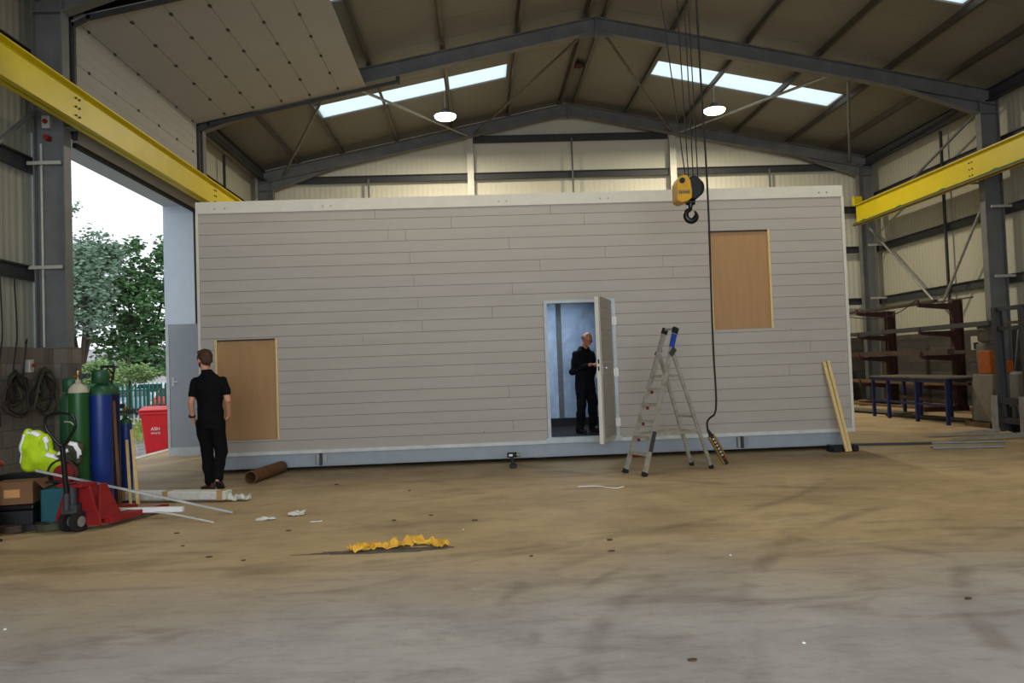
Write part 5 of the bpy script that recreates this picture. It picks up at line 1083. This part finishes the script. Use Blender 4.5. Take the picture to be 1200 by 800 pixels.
def shoe(T, heel, toe, zup, m, sole, k=1.0, name='shoe'):
    h, t = Vector(heel), Vector(toe); d = (t-h).normalized(); s_ = d.cross(Vector((0, 0, 1))).normalized(); n = s_.cross(d); R_ = Matrix((s_, d, n)).transposed(); L_ = (t-h).length
    b = MB(); b.ell(h+d*.05+n*.045, (.038, .055, .05), R_); b.ell(h+d*L_*.5+n*.035, (.042, L_*.36, .038), R_); b.ell(t-d*.06+n*.03, (.045, .065, .03), R_); b.ell(h+d*.06+n*.08, (.036, .045, .04), R_)
    o = remesh(b, name, m, T, .007, 2); b = MB(); P = []
    for q in range(20): a = 2*pi*q/20; P.append(h+d*(L_*.5+cos(a)*L_*.52)+s_*(sin(a)*.043)-n*.004)
    b.prism(P, n*.018); s2 = b.obj('sole', sole, o); return o
# man walking away
B0 = Vector((-3.45, 9.9, 0)); T = thing('person', 'man in black polo shirt and trousers walking away, hands in pockets', 'person', tuple(B0))
def P(x, y, z): return B0+Vector((x, y, z))
body = MB(); hd = P(-.06, .03, 1.665)
parts, hair, hf, HR = head(T, body, hd, radians(38), radians(-10), 1.06, 'hair', False, 'skin')
limb(body, [P(-.035, -.005, 1.45), P(-.06, .015, 1.60)], [.058, .054])
body.loft([(P(0, 0, .90), .15, .10, 0), (P(0, 0, 1.02), .14, .095, 0), (P(0, 0, 1.2), .155, .10, 0), (P(0, 0, 1.36), .17, .10, 0), (P(-.01, 0, 1.45), .12, .07, 0), (P(-.02, 0, 1.49), .06, .05, 0)])
La = [P(-.165, 0, 1.40), P(-.225, -.03, 1.14), P(-.235, .05, .93)]; Ra = [P(.165, 0, 1.40), P(.235, -.03, 1.15), P(.19, .12, .95)]
limb(body, La, [.05, .040, .028]); limb(body, Ra, [.05, .040, .028])
hand(body, La[2], (.25, .35, -.9), (.9, 0, .2), .18, .35); hand(body, Ra[2], (-.4, .45, -.8), (-.9, 0, .2), .18, .35)
Ll = [P(-.09, 0, .90), P(-.075, .07, .50), P(-.035, .04, .10)]; Rl = [P(.09, 0, .90), P(.115, .03, .50), P(.145, -.20, .17)]
limb(body, Ll, [.08, .05, .036]); limb(body, Rl, [.08, .05, .036])
remesh(body, 'body', 'skin', T, .0085, 3)
for e, nm, m in parts: e.obj(nm, m, T)
remesh(hair, 'hair', 'hair', T, .008, 1, .008, 60)
b = MB(); b.ell(hf(0, .05, -.07), (.052, .045, .042), HR); b.ell(hf(-.04, .03, -.05), (.03, .04, .045), HR); b.ell(hf(.04, .03, -.05), (.03, .04, .045), HR); remesh(b, 'beard', 'hair', T, .008, 1, .004, 60)
b = MB()
b.loft([(P(.0, 0, .87), .172, .122, 0), (P(.0, 0, .98), .160, .112, 0), (P(0, 0, 1.08), .158, .112, 0), (P(0, 0, 1.22), .176, .120, 0), (P(0, 0, 1.36), .190, .118, 0), (P(-.005, 0, 1.43), .165, .095, 0), (P(-.015, 0, 1.475), .115, .078, 0), (P(-.025, 0, 1.51), .078, .068, 0), (P(-.035, 0, 1.545), .066, .064, 0)])
for A in (La, Ra): m_ = A[0].lerp(A[1], .62); limb(b, [A[0], m_], [.060, .058])
remesh(b, 'polo_shirt', 'cloth', T, .009, 3, .016, 9)
b = MB(); b.loft([(P(0, 0, .80), .165, .115, 0), (P(0, 0, .88), .168, .118, 0), (P(0, 0, .99), .155, .11, 0)])
limb(b, [P(-.09, 0, .86), Ll[1], P(-.038, .04, .13)], [.100, .078, .064]); limb(b, [P(.09, 0, .86), Rl[1], P(.142, -.18, .20)], [.100, .078, .064])
remesh(b, 'trousers', 'cloth', T, .009, 3, .02, 8)
shoe(T, P(.03, .0, .012), P(-.18, .15, .012), 0, 'shoe', 'white'); shoe(T, P(.145, -.245, .15), P(.16, -.09, .012), 0, 'shoe', 'rubber')
b = MB(); w_ = La[2]; d = (La[2]-La[1]).normalized(); b.cyl(w_-d*.045, w_-d*.02, .036, n=16); b.cyl(w_-d*.033+Vector((-.03, -.01, 0)), w_-d*.033+Vector((-.044, -.014, 0)), .02, n=14); b.obj('wristwatch', 'black', T)
# man in the doorway
B0 = Vector((1.66, 12.35, .33)); T = thing('person', 'balding man in dark work clothes standing inside the open module doorway', 'person', tuple(B0))
RZ = radians(-148)          # local +Y (front) turned toward the camera's right
def P(x, y, z): return B0+rotv((x, y, z), RZ)
body = MB(); hd = P(0, .10, 1.50)
parts, hair, hf, HR = head(T, body, hd, RZ, radians(-24), .97, 'hair_grey', True, 'skin2')
limb(body, [P(0, -.01, 1.31), P(0, .065, 1.45)], [.06, .056])
body.loft([(P(0, 0, .82), .15, .11, RZ), (P(0, .01, 1.0), .145, .12, RZ), (P(0, 0, 1.15), .16, .10, RZ), (P(0, -.01, 1.25), .15, .085, RZ), (P(0, -.005, 1.36), .07, .06, RZ)])
La = [P(-.16, -.01, 1.26), P(-.23, -.03, .99), P(-.06, .22, 1.08)]; Ra = [P(.16, -.01, 1.26), P(.225, -.02, .99), P(.06, .24, 1.10)]
limb(body, La, [.05, .040, .028]); limb(body, Ra, [.05, .040, .028])
hand(body, La[2], P(-.02, .30, 1.08)-P(-.07, .22, 1.08)+Vector((0, 0, .0)), (0, 0, 1), .17, .9); hand(body, Ra[2], P(-.0, .30, 1.10)-P(.06, .24, 1.10), (0, 0, -1), .17, .9)
Ll = [P(-.09, 0, .82), P(-.12, .04, .45), P(-.13, -.02, .09)]; Rl = [P(.09, 0, .82), P(.13, .05, .45), P(.14, .0, .09)]
limb(body, Ll, [.08, .05, .036]); limb(body, Rl, [.08, .05, .036])
remesh(body, 'body', 'skin2', T, .0085, 3)
for e, nm, m in parts: e.obj(nm, m, T)
remesh(hair, 'hair', 'hair_grey', T, .007, 1, .004, 60)
b = MB()
for sg in (-1, 1):
    pts = [hf(sg*.032+.022*cos(a), .098, .006+.016*sin(a)) for a in [q*pi/8 for q in range(17)]]; b.tube(pts, .002, 6); b.tube([hf(sg*.054, .097, .01), hf(sg*.078, .0, .01)], .002, 6)
b.tube([hf(-.01, .098, .01), hf(.01, .098, .01)], .002, 6); b.obj('glasses', 'black', T)
b = MB(); b.cyl(hf(.015, .095, -.062), hf(.035, .16, -.085), .0055, n=8); b.obj('cigarette', 'white', T)
b = MB()
b.loft([(P(0, 0, .70), .185, .135, RZ), (P(0, .0, .86), .18, .135, RZ), (P(0, .01, 1.0), .175, .14, RZ), (P(0, 0, 1.15), .19, .13, RZ), (P(0, -.01, 1.25), .188, .11, RZ), (P(0, -.005, 1.31), .155, .09, RZ), (P(0, .005, 1.355), .10, .078, RZ), (P(0, .02, 1.395), .072, .068, RZ)])
for A in (La, Ra): limb(b, [A[0], A[1], A[1].lerp(A[2], .8)], [.062, .062, .048])
remesh(b, 'jacket', 'cloth2', T, .009, 3, .02, 9)
b = MB(); b.loft([(P(0, 0, .68), .15, .12, RZ), (P(0, 0, .82), .165, .125, RZ)])
limb(b, [P(-.085, 0, .76), Ll[1], P(-.13, -.01, .11)], [.098, .078, .066]); limb(b, [P(.085, 0, .76), Rl[1], P(.14, .01, .11)], [.098, .078, .066]); remesh(b, 'trousers', 'cloth2', T, .009, 3, .025, 8)
for sg in (-1, 1):
    s_ = shoe(T, P(sg*.135, -.09, .012), P(sg*.16, .17, .012), 0, 'shoe_black', 'black'); 
    for q in range(3):
        b = MB(); c_ = P(sg*.155, .05+q*.035, .075-q*.012); b.ell(c_, (.026, .012, .014)); b.obj('shoe_patch', 'white', s_)
T = thing('white_cloth', 'white cloth held in the hands of the man in the module doorway', 'cloth', tuple(P(0, .3, .9)))
b = MB(); vs = []; n = 8
for i in range(n+1):
    for j in range(n+1): q = P(-.01+.06*(i/n-.5)*(1+j/n*.8), .335+.012*sin(i*1.6+j*.7), 1.12-.25*j/n); vs.append(q)
b.add(vs, [(i*(n+1)+j, (i+1)*(n+1)+j, (i+1)*(n+1)+j+1, i*(n+1)+j+1) for i in range(n) for j in range(n)], True); o = b.obj('cloth', 'white', T); sd = o.modifiers.new('t', 'SOLIDIFY'); sd.thickness = .004
